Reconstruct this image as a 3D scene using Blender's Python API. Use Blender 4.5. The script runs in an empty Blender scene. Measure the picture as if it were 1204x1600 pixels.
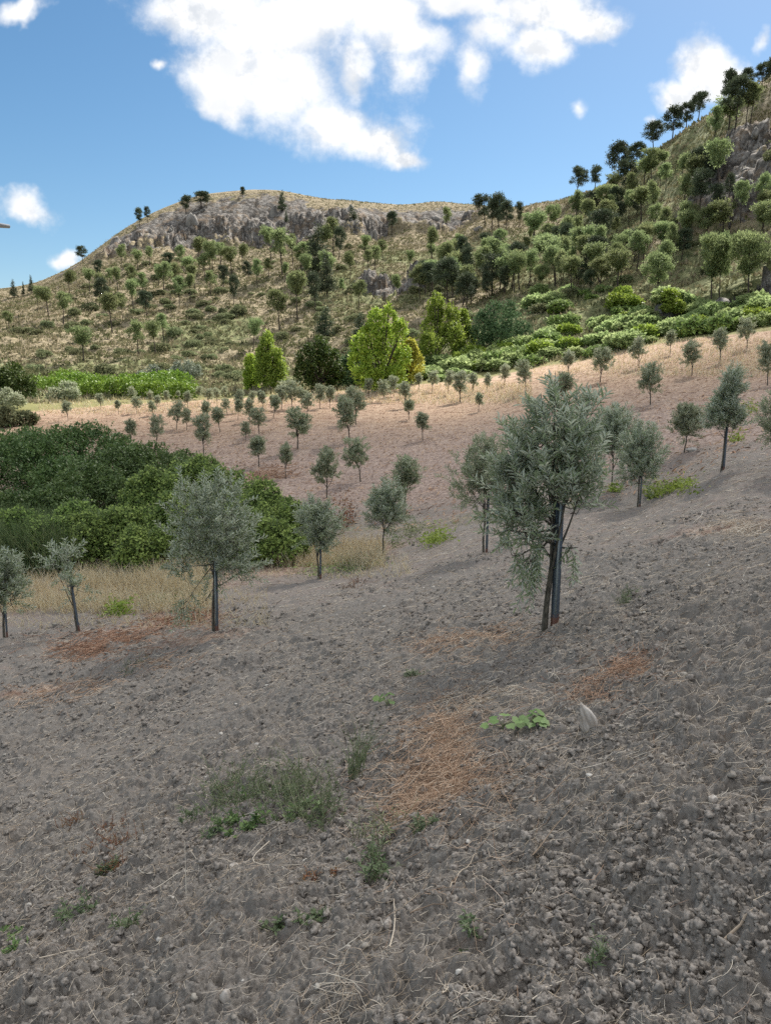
import bpy, math
import numpy as np
from mathutils import Vector

sc = bpy.context.scene
rad = math.radians
PI = math.pi
rng = np.random.default_rng(11)

# ------------------------------------------------------------------ camera
FPX, PITCH, EYE = 1202.0, rad(9.45), 1.6
cd = bpy.data.cameras.new('camera')
cam = bpy.data.objects.new('camera', cd)
sc.collection.objects.link(cam)
cam.location = (0, 0, EYE)
cam.rotation_euler = (rad(90) - PITCH, 0, 0)
cd.sensor_fit = 'VERTICAL'
cd.sensor_height = 24.0
cd.lens = 24.0 * FPX / 1600.0
cd.clip_start = 0.05
cd.clip_end = 9000
sc.camera = cam

# ------------------------------------------------------------------ light
SUN = np.array([0.36, 0.57, 0.74]); SUN /= np.linalg.norm(SUN)
sd = bpy.data.lights.new('sun', 'SUN')
sd.energy = 4.7
sd.angle = rad(3.0)
sd.color = (1.0, 0.95, 0.87)
so = bpy.data.objects.new('sun', sd)
sc.collection.objects.link(so)
so.rotation_euler = Vector(-SUN).to_track_quat('-Z', 'Y').to_euler()
so.location = (60, 60, 200)
sc.view_settings.view_transform = 'Standard'
sc.view_settings.look = 'None'
sc.view_settings.exposure = 1.14
sc.view_settings.gamma = 1.0
SKY_STRENGTH = 0.056
CLOUD_BRIGHT = 0.51
sc.cycles.max_bounces = 6
sc.cycles.diffuse_bounces = 3
sc.cycles.transparent_max_bounces = 8
sc.cycles.use_denoising = False
sc.cycles.sample_clamp_indirect = 4.0


def pdir(px, py):
    """direction of a photo pixel (1204x1600) in the world"""
    u = (np.asarray(px, float) - 602) / FPX
    v = (800 - np.asarray(py, float)) / FPX
    return np.stack([u, math.cos(PITCH) + v * math.sin(PITCH), -math.sin(PITCH) + v * math.cos(PITCH)], -1)


# ------------------------------------------------------------------ node helpers
class NT:
    def __init__(s, tree):
        s.t = tree
        s.n = tree.nodes
        s.l = tree.links

    def new(s, typ, **kw):
        n = s.n.new(typ)
        for k, v in kw.items():
            setattr(n, k, v)
        return n

    def put(s, sock, v):
        if hasattr(v, 'is_output') or isinstance(v, bpy.types.NodeSocket):
            s.l.new(v, sock)
        else:
            sock.default_value = v

    def math(s, op, a, b=None, c=None, clamp=False):
        n = s.new('ShaderNodeMath', operation=op)
        n.use_clamp = clamp
        s.put(n.inputs[0], a)
        if b is not None: s.put(n.inputs[1], b)
        if c is not None: s.put(n.inputs[2], c)
        return n.outputs[0]

    def vmath(s, op, a, b=None, out=0):
        n = s.new('ShaderNodeVectorMath', operation=op)
        s.put(n.inputs[0], a)
        if b is not None: s.put(n.inputs[1], b)
        return n.outputs['Value'] if op in ('LENGTH', 'DOT_PRODUCT', 'DISTANCE') else n.outputs[0]

    def mix(s, fac, a, b, blend='MIX'):
        n = s.new('ShaderNodeMix', data_type='RGBA', blend_type=blend)
        s.put(n.inputs[0], fac)
        s.put(n.inputs[6], a if not isinstance(a, tuple) else (*a, 1))
        s.put(n.inputs[7], b if not isinstance(b, tuple) else (*b, 1))
        return n.outputs[2]

    def noise(s, vec, scale, detail=4, rough=0.55, dist=0.0, out='Fac'):
        n = s.new('ShaderNodeTexNoise')
        if vec is not None: s.l.new(vec, n.inputs['Vector'])
        n.inputs['Scale'].default_value = scale
        n.inputs['Detail'].default_value = detail
        n.inputs['Roughness'].default_value = rough
        n.inputs['Distortion'].default_value = dist
        return n.outputs[out]

    def ramp(s, fac, lo, hi, a=0.0, b=1.0, smooth=True):
        n = s.new('ShaderNodeMapRange', interpolation_type='SMOOTHSTEP' if smooth else 'LINEAR')
        s.put(n.inputs[0], fac)
        n.inputs[1].default_value = lo; n.inputs[2].default_value = hi
        n.inputs[3].default_value = a; n.inputs[4].default_value = b
        return n.outputs[0]

    def attr(s, name, out='Color'):
        n = s.new('ShaderNodeAttribute', attribute_name=name)
        return n.outputs[out]


# ------------------------------------------------------------------ sky with clouds
world = bpy.data.worlds.new('World')
sc.world = world
world.use_nodes = True
world.cycles.sampling_method = 'MANUAL'
world.cycles.sample_map_resolution = 512
W = NT(world.node_tree)
for n in list(W.n): W.n.remove(n)
out = W.new('ShaderNodeOutputWorld')
sky = W.new('ShaderNodeTexSky', sky_type='NISHITA')
sky.sun_disc = False
sky.sun_elevation = math.asin(SUN[2])
sky.sun_rotation = math.atan2(SUN[0], SUN[1])
sky.altitude = 400
sky.air_density = 1.0
sky.dust_density = 0.6
sky.ozone_density = 2.0
hsv = W.new('ShaderNodeHueSaturation')
hsv.inputs['Saturation'].default_value = 1.20
hsv.inputs['Hue'].default_value = 0.492
hsv.inputs['Value'].default_value = 1.0
W.l.new(sky.outputs[0], hsv.inputs['Color'])
bg1 = W.new('ShaderNodeBackground')
W.l.new(hsv.outputs[0], bg1.inputs[0]); bg1.inputs[1].default_value = SKY_STRENGTH
tc = W.new('ShaderNodeTexCoord')
sep = W.new('ShaderNodeSeparateXYZ')
W.l.new(tc.outputs['Generated'], sep.inputs[0])
ya = W.math('MAXIMUM', W.math('ABSOLUTE', sep.outputs[1]), 0.05)
cu = W.math('DIVIDE', sep.outputs[0], ya)
cv = W.math('DIVIDE', sep.outputs[2], ya)
# clouds lie on direction coordinates (east/north, up/north) of the northern sky
comb = W.new('ShaderNodeCombineXYZ')
W.l.new(cu, comb.inputs[0]); W.l.new(cv, comb.inputs[1])
P0 = comb.outputs[0]
warp = W.noise(P0, 5.0, 5, 0.6, 0, 'Color')
wv = W.vmath('SUBTRACT', warp, (0.5, 0.5, 0.5))
sc_n = W.new('ShaderNodeVectorMath', operation='SCALE')
W.l.new(wv, sc_n.inputs[0]); sc_n.inputs['Scale'].default_value = 0.13
P1 = W.vmath('ADD', P0, sc_n.outputs[0])
CL = [(330, -5, 130, 62, 1), (450, 45, 130, 70, 1), (345, 120, 82, 70, 1), (440, 130, 110, 75, 1), (640, 60, 90, 45, .85), (760, 40, 80, 45, .8), (335, 165, 50, 40, 1),
      (520, 190, 85, 55, 1), (590, 215, 75, 42, 1), (640, 240, 44, 22, 1), (560, 20, 130, 55, 1), (700, -10, 110, 32, 1),
      (850, 5, 140, 40, 1), (850, 65, 55, 40, 1), (930, 25, 72, 34, 1), (722, 90, 50, 80, .66), (640, 110, 70, 80, .50), (560, 110, 60, 60, .7),
      (1095, 85, 46, 48, 1), (1075, 132, 62, 30, 1), (1130, 112, 48, 34, 1), (1030, 185, 26, 16, .8), (880, 175, 30, 30, .50),
      (40, 338, 62, 27, .95), (95, 402, 36, 20, 1), (38, 2, 42, 22, .95), (250, 100, 26, 20, .6), (1195, 60, 26, 40, .6),
      (450, -90, 420, 90, 1), (-350, 150, 160, 70, 1), (1600, 90, 200, 90, 1), (1500, 330, 160, 60, .9), (-250, 330, 120, 40, 1)]
field = None
for (px, py, rx, ry, wt) in CL:
    d = pdir(px, py); c = (d[0] / d[1], d[2] / d[1], 0)
    k = 1.0 / FPX / (d[1] * d[1]) ** 0.5
    q = W.vmath('SUBTRACT', P1, c)
    q = W.vmath('MULTIPLY', q, (1 / (rx * k), 1 / (ry * k), 0))
    f = W.math('MULTIPLY_ADD', W.vmath('LENGTH', q), -1.0, wt)
    field = f if field is None else W.math('SMOOTH_MAX', field, f, 0.30)
fine = W.noise(P0, 9.0, 10, 0.66)
f2 = W.math('ADD', field, W.math('MULTIPLY', W.math('SUBTRACT', fine, 0.5), 1.7))
alpha = W.ramp(f2, -0.17, 0.66)
alpha = W.math('MULTIPLY', alpha, W.ramp(field, -0.80, -0.25))
alpha = W.math('MULTIPLY', alpha, W.ramp(sep.outputs[2], 0.0, 0.05))
# the broken cloud deck overhead and behind, added unseen to lift the fill light
north = W.ramp(sep.outputs[1], 0.0, 0.1)
elev = W.math('SUBTRACT', sep.outputs[2], W.math('MULTIPLY', north, 0.22))
deck = W.noise(tc.outputs['Generated'], 2.3, 6, 0.6)
deck = W.math('MULTIPLY', W.ramp(deck, 0.34, 0.54), W.ramp(elev, 0.30, 0.44))
alpha = W.math('MAXIMUM', alpha, deck)
# sun and shade painted into the cloud colour: white tops, greyer bellies
sh = W.noise(P0, 9.0, 9, 0.6)
sh2 = W.noise(W.vmath('ADD', P0, (0.012, 0.018, 0)), 9.0, 9, 0.6)
painted_relief = W.ramp(W.math('SUBTRACT', sh2, sh), -0.045, 0.075)
grey = W.math('MULTIPLY', W.math('MULTIPLY_ADD', W.ramp(W.noise(P1, 5.0, 4, 0.6), 0.38, 0.66), 0.75, 0.25), painted_relief)
ccol = W.mix(grey, (1.0, 1.0, 1.0), (0.66, 0.70, 0.755))
bg2 = W.new('ShaderNodeBackground')
W.l.new(ccol, bg2.inputs[0]); bg2.inputs[1].default_value = CLOUD_BRIGHT
mx = W.new('ShaderNodeMixShader')
W.l.new(alpha, mx.inputs[0]); W.l.new(bg1.outputs[0], mx.inputs[1]); W.l.new(bg2.outputs[0], mx.inputs[2])
W.l.new(mx.outputs[0], out.inputs[0])


# ------------------------------------------------------------------ numpy noise
def h2(ix, iy, seed):
    with np.errstate(over='ignore'):
        h = ix.astype(np.int64).astype(np.uint32) * np.uint32(374761393) + iy.astype(np.int64).astype(np.uint32) * np.uint32(668265263) + np.uint32(seed * 2246822519 & 0xffffffff)
        h = (h ^ (h >> np.uint32(13))) * np.uint32(1274126177)
        h = (h ^ (h >> np.uint32(16))) * np.uint32(2654435761)
        h = h ^ (h >> np.uint32(15))
    return h.astype(np.float32) / np.float32(4294967295.0)


def vnoise(x, y, seed=0):
    ix = np.floor(x); iy = np.floor(y)
    fx = x - ix; fy = y - iy
    fx = fx * fx * (3 - 2 * fx); fy = fy * fy * (3 - 2 * fy)
    a = h2(ix, iy, seed); b = h2(ix + 1, iy, seed); c = h2(ix, iy + 1, seed); d = h2(ix + 1, iy + 1, seed)
    return (a + (b - a) * fx) * (1 - fy) + (c + (d - c) * fx) * fy


def fbm(x, y, oct=4, seed=0, gain=0.5):
    s = np.zeros_like(x, dtype=float); a = 1.0; t = 0
    for o in range(oct):
        cs, sn = math.cos(0.6 * o), math.sin(0.6 * o)
        s += a * vnoise((x * cs - y * sn) * 2 ** o, (x * sn + y * cs) * 2 ** o, seed + o * 17)
        t += a; a *= gain
    return s / t


def lumps(x, y, cell, prob, seed):
    """height of round clods scattered over cells (0..1)"""
    X = x / cell; Y = y / cell
    ix = np.floor(X); iy = np.floor(Y)
    out = np.zeros_like(X)
    for dx in (-1, 0, 1):
        for dy in (-1, 0, 1):
            jx = ix + dx; jy = iy + dy
            r = h2(jx, jy, seed)
            rr = 0.32 + 0.5 * h2(jx, jy, seed + 3)
            px = jx + h2(jx, jy, seed + 1); py = jy + h2(jx, jy, seed + 2)
            d2 = ((X - px) ** 2 + (Y - py) ** 2) / (rr * rr)
            v = np.where((r < prob) & (d2 < 1), rr * np.sqrt(np.maximum(0, 1 - d2)), 0)
            out = np.maximum(out, v)
    return out


def cells(x, y, seed):
    """(random value of the nearest cell, distance to it, distance to the border)"""
    ix = np.floor(x); iy = np.floor(y)
    d1 = np.full_like(x, 9.0); d2 = np.full_like(x, 9.0); val = np.zeros_like(x)
    for dx in (-1, 0, 1):
        for dy in (-1, 0, 1):
            jx = ix + dx; jy = iy + dy
            d = np.hypot(x - jx - h2(jx, jy, seed), y - jy - h2(jx, jy, seed + 1))
            v = h2(jx, jy, seed + 2)
            nearer = d < d1
            d2 = np.where(nearer, d1, np.minimum(d2, d))
            val = np.where(nearer, v, val)
            d1 = np.where(nearer, d, d1)
    return val, d1, d2 - d1


def sstep(a, b, x):
    t = np.clip((x - a) / (b - a), 0, 1)
    return t * t * (3 - 2 * t)


# ------------------------------------------------------------------ the lie of the land
SURVEY = [  # photo pixel of a spot on the ground and its distance ahead in metres
    (8, 1000, 13), (120, 985, 13), (336, 992, 11.2), (497, 900, 17), (598, 870, 18.5), (755, 865, 14.5), (858, 992, 6.9), (995, 790, 19.5),
    (955, 760, 22), (1125, 738, 18), (1068, 705, 24), (1204, 740, 16), (632, 800, 27), (563, 752, 33), (511, 778, 30), (440, 745, 36),
    (405, 730, 38), (465, 700, 42), (547, 690, 43), (318, 710, 42), (660, 688, 42), (638, 655, 55), (745, 642, 56), (1015, 630, 40),
    (822, 612, 58), (937, 596, 55), (1080, 588, 49), (1000, 577, 57), (885, 587, 62), (1125, 567, 53), (1165, 545, 57), (1204, 600, 40),
    (200, 905, 19), (60, 900, 20), (300, 880, 20), (100, 850, 26), (300, 800, 27), (200, 740, 38), (50, 740, 39), (-150, 900, 20), (-150, 740, 40),
    (60, 645, 66), (200, 634, 70), (350, 626, 74), (500, 618, 74), (650, 606, 75), (780, 592, 75), (900, 572, 73), (1000, 553, 69), (1100, 536, 66), (1204, 520, 63),
    (-200, 645, 66), (1450, 480, 60), (1450, 620, 30), (1450, 820, 12),
    (100, 607, 92), (300, 603, 92), (500, 596, 92), (700, 565, 92), (900, 522, 88), (1050, 490, 84), (1204, 470, 78), (-200, 610, 92), (1450, 420, 78),
    (0, 560, 118), (150, 560, 116), (300, 562, 115), (500, 555, 115), (600, 530, 115), (750, 490, 113),
    (0, 505, 155), (150, 500, 150), (300, 498, 146), (450, 480, 150), (600, 452, 155), (750, 430, 148),
    (50, 465, 195), (150, 430, 188), (300, 425, 185), (450, 405, 185), (600, 392, 190), (750, 375, 182), (850, 352, 182),
    (0, 450, 222), (50, 443, 225), (95, 425, 225), (130, 406, 225), (160, 383, 225), (200, 357, 226), (250, 335, 227), (300, 322, 228), (350, 314, 230), (400, 311, 231),
    (440, 310, 232), (480, 317, 231), (520, 320, 231), (560, 321, 232), (600, 323, 235), (650, 323, 235), (690, 318, 235), (740, 320, 235), (800, 323, 228), (850, 322, 215), (890, 314, 200),
    (180, 395, 208), (300, 388, 211), (400, 376, 214), (450, 384, 212), (600, 366, 218), (700, 358, 220),
    (900, 450, 108), (900, 390, 138), (900, 350, 168), (930, 302, 184), (960, 288, 180), (1000, 255, 170), (1050, 218, 160), (1100, 190, 152), (1150, 163, 146), (1204, 130, 140),
    (1000, 420, 108), (1000, 340, 136), (1100, 420, 98), (1100, 300, 124), (1204, 400, 90), (1204, 300, 108), (1204, 210, 124), (1450, 300, 90), (1450, 0, 140),
    (-200, 455, 220), (-200, 520, 160),
]
BEYOND = [(0, 300, 22), (100, 300, 26), (300, 310, 38), (440, 310, 40), (600, 310, 36), (740, 310, 36), (890, 290, 38), (1000, 260, 38), (1100, 230, 40), (1204, 220, 42), (1450, 220, 60), (-200, 300, 16)]
BEYOND += [(p, 600, 2) for p in (300, 600, 900, 1200, 1450)] + [(-200, 600, 46), (0, 600, 40), (150, 600, 25)]
BEYOND += [(p, 3000, -20) for p in (-200, 200, 600, 1000, 1450)]
SLOPE_X, SLOPE_Y = 0.318, -0.161


def plane(x, y):
    return SLOPE_X * 22 * np.tanh(x / 22) + SLOPE_Y * 16 * np.tanh(y / 16)


pts = []
for (px, py, Y) in SURVEY:
    d = pdir(px, py); t = Y / d[1]
    pts.append((d[0] * t, Y, EYE + d[2] * t))
for (px, Y, z) in BEYOND:
    pts.append(((px - 602) / FPX * Y, Y, z))
for y in (0.9, 1.6, 2.6, 3.8, 5.2):
    for q in (-0.75, -0.4, 0, 0.4, 0.75):
        pts.append((q * y, y, float(plane(q * y, y))))
pts = np.array(pts)
KT = 2.4


def polar(x, y):
    return np.arctan2(x, y), np.hypot(x, y)


pth, pr = polar(pts[:, 0], pts[:, 1])
A = np.stack([pth * KT, np.log(pr)], 1)
S = (pts[:, 2] - EYE) / pr


def tps(r2):
    return 0.5 * r2 * np.log(r2 + 1e-12)


n = len(A)
K = tps(((A[:, None] - A[None]) ** 2).sum(-1)) + np.eye(n) * 4e-4
Pm = np.c_[np.ones(n), A]
M = np.block([[K, Pm], [Pm.T, np.zeros((3, 3))]])
co = np.linalg.solve(M, np.r_[S, 0, 0, 0])
TH = np.linspace(-0.75, 0.75, 201); LR = np.linspace(math.log(0.85), math.log(3200), 900)
gt, gl = np.meshgrid(TH, LR, indexing='ij')
q = np.stack([gt.ravel() * KT, gl.ravel()], 1)
val = np.zeros(len(q))
for i in range(0, len(q), 20000):
    b = q[i:i + 20000]
    val[i:i + 20000] = tps(((b[:, None] - A[None]) ** 2).sum(-1)) @ co[:n] + co[n] + b @ co[n + 1:]
SG = val.reshape(gt.shape)


def land(x, y):
    """height of the bare land, no clods"""
    x = np.asarray(x, float); y = np.asarray(y, float)
    th, r = polar(x, y)
    tc_ = np.clip(th, -0.749, 0.749)
    a = (tc_ - TH[0]) / (TH[1] - TH[0])
    b = (np.clip(np.log(np.maximum(r, 0.86)), LR[0], LR[-1] - 1e-6) - LR[0]) / (LR[1] - LR[0])
    i = np.minimum(a.astype(int), len(TH) - 2); j = np.minimum(b.astype(int), len(LR) - 2)
    a -= i; b -= j
    s = (SG[i, j] * (1 - a) + SG[i + 1, j] * a) * (1 - b) + (SG[i, j + 1] * (1 - a) + SG[i + 1, j + 1] * a) * b
    z = EYE + r * s
    w = sstep(1.0, 2.0, r) * (1 - sstep(0.75, 1.3, np.abs(th)))
    return z * w + plane(x, y) * (1 - w)


LRH = np.exp(np.linspace(math.log(1.2), math.log(420), 1500))


def hit(px, py):
    """where the view ray through a photo pixel meets the bare land"""
    d = pdir(px, py)
    h = math.hypot(d[0], d[1])
    X = d[0] / h * LRH; Y = d[1] / h * LRH; Z = EYE + d[2] / h * LRH
    gap = Z - land(X, Y)
    k = np.nonzero(gap <= 0)[0]
    if len(k) and k[0] > 0:
        i = k[0]; f = gap[i - 1] / (gap[i - 1] - gap[i])
        r = LRH[i - 1] + f * (LRH[i] - LRH[i - 1])
    else:
        m = (LRH > 100)
        r = LRH[m][np.argmin(gap[m] / LRH[m])]
    x, y = d[0] / h * r, d[1] / h * r
    return np.array([x, y, float(land(x, y))])


ROCKS = [(185, 385, 7, 9), (215, 372, 7, 10), (245, 358, 8, 12), (290, 352, 8, 14), (335, 345, 8, 14), (375, 342, 8, 14), (415, 338, 8, 13), (450, 345, 8, 13), (485, 352, 7, 10),
         (550, 345, 8, 8), (590, 342, 8, 8), (625, 342, 8, 8), (690, 343, 9, 8), (730, 343, 7, 8), (625, 445, 8, 7), (590, 440, 5, 5), (105, 425, 4, 4),
         (1150, 258, 5, 8), (1135, 290, 5, 8), (1110, 330, 5, 7), (1190, 235, 5, 8), (1160, 330, 4, 6), (1062, 492, 3, 3), (1150, 462, 4, 3), (1110, 470, 3, 3)]
RK = [(hit(a, b), c, e) for a, b, c, e in ROCKS]


def blob_mask(x, y, items):
    m = np.zeros_like(x)
    for (p, a, b) in items:
        m = np.maximum(m, np.exp(-1.1 * (((x - p[0]) / a) ** 2 + ((y - p[1]) / b) ** 2) ** 1.5))
    return m


def edge_r(th):
    """distance at which the straw field ends"""
    return np.interp(th, [-0.8, -0.45, -0.2, 0.0, 0.2, 0.33, 0.46, 0.8], [68, 72, 76, 76, 77, 75, 70, 60])


def displace(x, y, th, r):
    dz = np.zeros_like(x)
    near = r < 30
    if near.any():
        X = x[near]; Y = y[near]; RR = r[near]
        rough = 0.62 + 0.9 * fbm(X * 0.45, Y * 0.45, 3, 5)
        rough *= 1.38 + 0.1 * sstep(-1.5, 1.5, X - 0.1 * Y)
        rough *= 1 - 0.25 * sstep(6, 16, RR)
        z = 0.10 * (fbm(X * 1.1, Y * 1.1, 3, 9) - 0.5)
        wx = X + 0.09 * (fbm(X * 11, Y * 11, 3, 51) - .5); wy = Y + 0.09 * (fbm(X * 11 + 7, Y * 11, 3, 52) - .5)
        for (cell, amp, prob, far, sd_) in ((0.36, 0.13, 0.22, 34, 21), (0.17, 0.20, 0.38, 30, 22), (0.085, 0.32, 0.5, 18, 23), (0.048, 0.44, 0.6, 17, 24), (0.027, 0.46, 0.65, 9, 25), (0.0155, 0.5, 0.6, 5.5, 26)):
            w = (1 - sstep(far * 0.55, far, RR))
            k = w > 0
            if k.any():
                z[k] += rough[k] * w[k] * cell * amp * lumps(wx[k], wy[k], cell, prob, sd_)
        z += 0.020 * (1 - sstep(9, 18, RR)) * (fbm(X * 26, Y * 26, 3, 40, .65) - 0.5) * rough
        z += 0.008 * (1 - sstep(3, 6, RR)) * (fbm(X * 62, Y * 62, 2, 47) - 0.5)
        z += 0.06 * (fbm(X * 4.5, Y * 4.5, 3, 43, .6) - 0.5) * rough
        dz[near] += z * sstep(0.3, 1.5, RR)
    mid = (r > 10) & (r < 110)
    if mid.any():
        X = x[mid]; Y = y[mid]
        w = sstep(10, 20, r[mid])
        row = X * 0.25 + Y
        dz[mid] += w * (0.16 * (fbm(X * 0.5, Y * 0.8, 4, 31) - 0.5) + 0.13 * (fbm(X * 0.7, row * 3.0, 3, 33) - .5))
    far = r > 72
    if far.any():
        X = x[far]; Y = y[far]
        w = sstep(0, 22, r[far] - edge_r(th[far])) * (1 - sstep(260, 500, r[far]))
        z = 3.0 * (fbm(X / 16, Y / 16, 3, 61) - 0.5) + 1.3 * (fbm(X / 4.5, Y / 4.5, 3, 62) - 0.5) + 0.45 * (fbm(X / 1.2, Y / 1.2, 2, 63) - 0.5)
        z *= 1 - 0.85 * sstep(212, 228, r[far]) * (th[far] < 0.24)
        rk = blob_mask(X, Y, RK)
        v1, a1, b1 = cells(X / 5.5 + fbm(X / 3, Y / 3, 2, 3), Y / 9.0 + .6 * fbm(X / 4, Y / 4, 2, 6), 71)
        v2, a2, b2 = cells(X / 1.3 + .8 * fbm(X / 2, Y / 2, 2, 7), Y / 3.2 + fbm(X / 2, Y / 2, 2, 4), 74)
        blk = 5.0 * (v1 - 0.4) + 1.8 * (v2 - 0.4) + 1.6 * (fbm(X / 1.0, Y / 2.0, 3, 79) - .5) - 1.1 * (b1 < 0.07)
        dz[far] += w * z + w * sstep(0.12, 0.55, rk + 0.25 * (fbm(X / 5, Y / 5, 3, 77) - .5)) * blk * (1 - 0.9 * sstep(218, 230, r[far]))
    return dz


def gz(x, y):
    x = np.atleast_1d(np.asarray(x, float)); y = np.atleast_1d(np.asarray(y, float))
    th, r = polar(x, y)
    return land(x, y) + displace(x, y, th, r)


# ------------------------------------------------------------------ object helpers
COL = sc.collection


def tag(o, label=None, cat=None, group=None, kind=None):
    if label: o['label'] = label
    if cat: o['category'] = cat
    if group: o['group'] = group
    if kind: o['kind'] = kind
    return o


def mk(name, V, faces, mats, rnd=None, smooth=False, parent=None, col=None, loc=None):
    """one mesh object; faces = [(array (n,k), material index), ...]"""
    me = bpy.data.meshes.new(name)
    V = np.asarray(V, np.float32)
    faces = [(np.asarray(f, np.int32), m) for f, m in faces if len(f)]
    me.vertices.add(len(V)); me.vertices.foreach_set('co', V.ravel())
    loops = np.concatenate([f.ravel() for f, m in faces])
    tot = np.concatenate([np.full(len(f), f.shape[1], np.int32) for f, m in faces])
    start = np.concatenate([[0], np.cumsum(tot)[:-1]]).astype(np.int32)
    me.loops.add(len(loops)); me.loops.foreach_set('vertex_index', loops)
    me.polygons.add(len(tot)); me.polygons.foreach_set('loop_start', start); me.polygons.foreach_set('loop_total', tot)
    me.polygons.foreach_set('material_index', np.concatenate([np.full(len(f), m, np.int32) for f, m in faces]))
    if smooth: me.polygons.foreach_set('use_smooth', np.ones(len(tot), bool))
    if rnd is not None:
        a = me.attributes.new('rnd', 'FLOAT', 'POINT'); a.data.foreach_set('value', np.asarray(rnd, np.float32))
    if col is not None:
        a = me.attributes.new('cov', 'FLOAT_COLOR', 'POINT'); a.data.foreach_set('color', np.asarray(col, np.float32).ravel())
    for m in (mats if isinstance(mats, (list, tuple)) else [mats]): me.materials.append(m)
    me.update(calc_edges=True)
    o = bpy.data.objects.new(name, me)
    COL.objects.link(o)
    if parent: o.parent = parent
    if loc is not None: o.location = loc
    return o


def empty(name, loc=(0, 0, 0)):
    o = bpy.data.objects.new(name, None)
    o.empty_display_size = 0.1
    COL.objects.link(o); o.location = loc
    return o


class Proto:
    """a built thing: the first use moves it into place, later uses copy it with its parts"""
    def __init__(s, root):
        s.root = root; s.used = False; s.kids = list(root.children)

    def use(s, loc, rz=0.0, scale=1.0, tilt=(0, 0)):
        if not s.used:
            r = s.root; s.used = True
        else:
            r = s.root.copy(); COL.objects.link(r)
            for c in s.kids:
                d = c.copy(); COL.objects.link(d); d.parent = r
        r.location = loc; r.rotation_euler = (tilt[0], tilt[1], rz)
        r.scale = scale if isinstance(scale, tuple) else (scale,) * 3
        for k in ('label', 'category', 'group'):
            if k in r: del r[k]
        return r


def norm(v):
    return v / np.maximum(np.linalg.norm(v, axis=-1, keepdims=True), 1e-9)


def rdir(g, n):
    return norm(g.normal(size=(n, 3)))


LEAF6 = (np.array([(0, 0, 0), (.42, .3, .10), (.40, .65, .10), (0, 1, -.03), (-.40, .65, .10), (-.42, .3, .10)]), np.array([(0, 1, 2, 3), (0, 3, 4, 5)]))
LEAF4 = (np.array([(0, 0, 0), (.5, .45, .08), (0, 1, -.06), (-.5, .45, .08)]), np.array([(0, 1, 2, 3)]))
LOBED = (np.array([(0, 0, 0), (.55, .12, .06), (.62, .55, .0), (.22, .8, .04), (0, 1, -.08), (-.22, .8, .04), (-.62, .55, .0), (-.55, .12, .06)]),
         np.array([(0, 1, 2, 3), (0, 3, 4, 5), (0, 5, 6, 7)]))


def leaves(c, d, nrm, L, Wd, tmpl=LEAF4):
    """leaf cards at c, pointing along d, upper side towards nrm"""
    T, F = tmpl
    d = norm(d); X = norm(np.cross(d, nrm)); Z = np.cross(X, d)
    n = len(c)
    L = np.broadcast_to(L, (n,)); Wd = np.broadcast_to(Wd, (n,))
    V = (c[:, None] + X[:, None] * (T[None, :, 0:1] * Wd[:, None, None]) + d[:, None] * (T[None, :, 1:2] * L[:, None, None])
         + Z[:, None] * (T[None, :, 2:3] * L[:, None, None]))
    k = len(T)
    f = (F[None] + (np.arange(n) * k)[:, None, None]).reshape(-1, F.shape[1])
    return V.reshape(-1, 3), f, k


def tubes(P, rd, sides=5):
    """P (n,k,3) polylines with radii rd (n,k)"""
    n, k, _ = P.shape
    t = norm(np.gradient(P, axis=1))
    up = np.where(np.abs(t[..., 2:3]) > 0.9, np.array([1.0, 0, 0]), np.array([0, 0, 1.0]))
    u = norm(np.cross(t, up)); v = np.cross(t, u)
    a = np.arange(sides) * 2 * PI / sides
    V = P[:, :, None] + rd[:, :, None, None] * (u[:, :, None] * np.cos(a)[None, None, :, None] + v[:, :, None] * np.sin(a)[None, None, :, None])
    base = (np.arange(n) * k * sides)[:, None, None]
    i = np.arange(k - 1)[None, :, None] * sides; s = np.arange(sides)[None, None]; s2 = (s + 1) % sides
    f = np.stack([base + i + s, base + i + s2, base + i + sides + s2, base + i + sides + s], -1).reshape(-1, 4)
    return V.reshape(-1, 3), f


def join(parts):
    """[(V, F)] -> V, F for equal face sizes"""
    vs, fs, o = [], [], 0
    for V, F in parts:
        vs.append(V); fs.append(F + o); o += len(V)
    return np.concatenate(vs), np.concatenate(fs)


def bez(a, b, c, k):
    t = np.linspace(0, 1, k)[:, None]
    return (1 - t) ** 2 * a + 2 * t * (1 - t) * b + t * t * c


# ------------------------------------------------------------------ materials
def new_mat(name):
    m = bpy.data.materials.new(name); m.use_nodes = True
    N = NT(m.node_tree)
    for x in list(N.n): N.n.remove(x)
    o = N.new('ShaderNodeOutputMaterial')
    return m, N, o


def principled(N, o, col, rough=0.9, bump=None, spec=0.3):
    b = N.new('ShaderNodeBsdfPrincipled')
    N.put(b.inputs['Base Color'], col if not isinstance(col, tuple) else (*col, 1))
    N.put(b.inputs['Roughness'], rough)
    b.inputs['Specular IOR Level'].default_value = spec
    if bump is not None: N.l.new(bump, b.inputs['Normal'])
    N.l.new(b.outputs[0], o.inputs[0])
    return b


def bump(N, h, strength, dist):
    b = N.new('ShaderNodeBump'); b.inputs['Strength'].default_value = strength; b.inputs['Distance'].default_value = dist
    N.l.new(h, b.inputs['Height'])
    return b.outputs[0]


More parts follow.
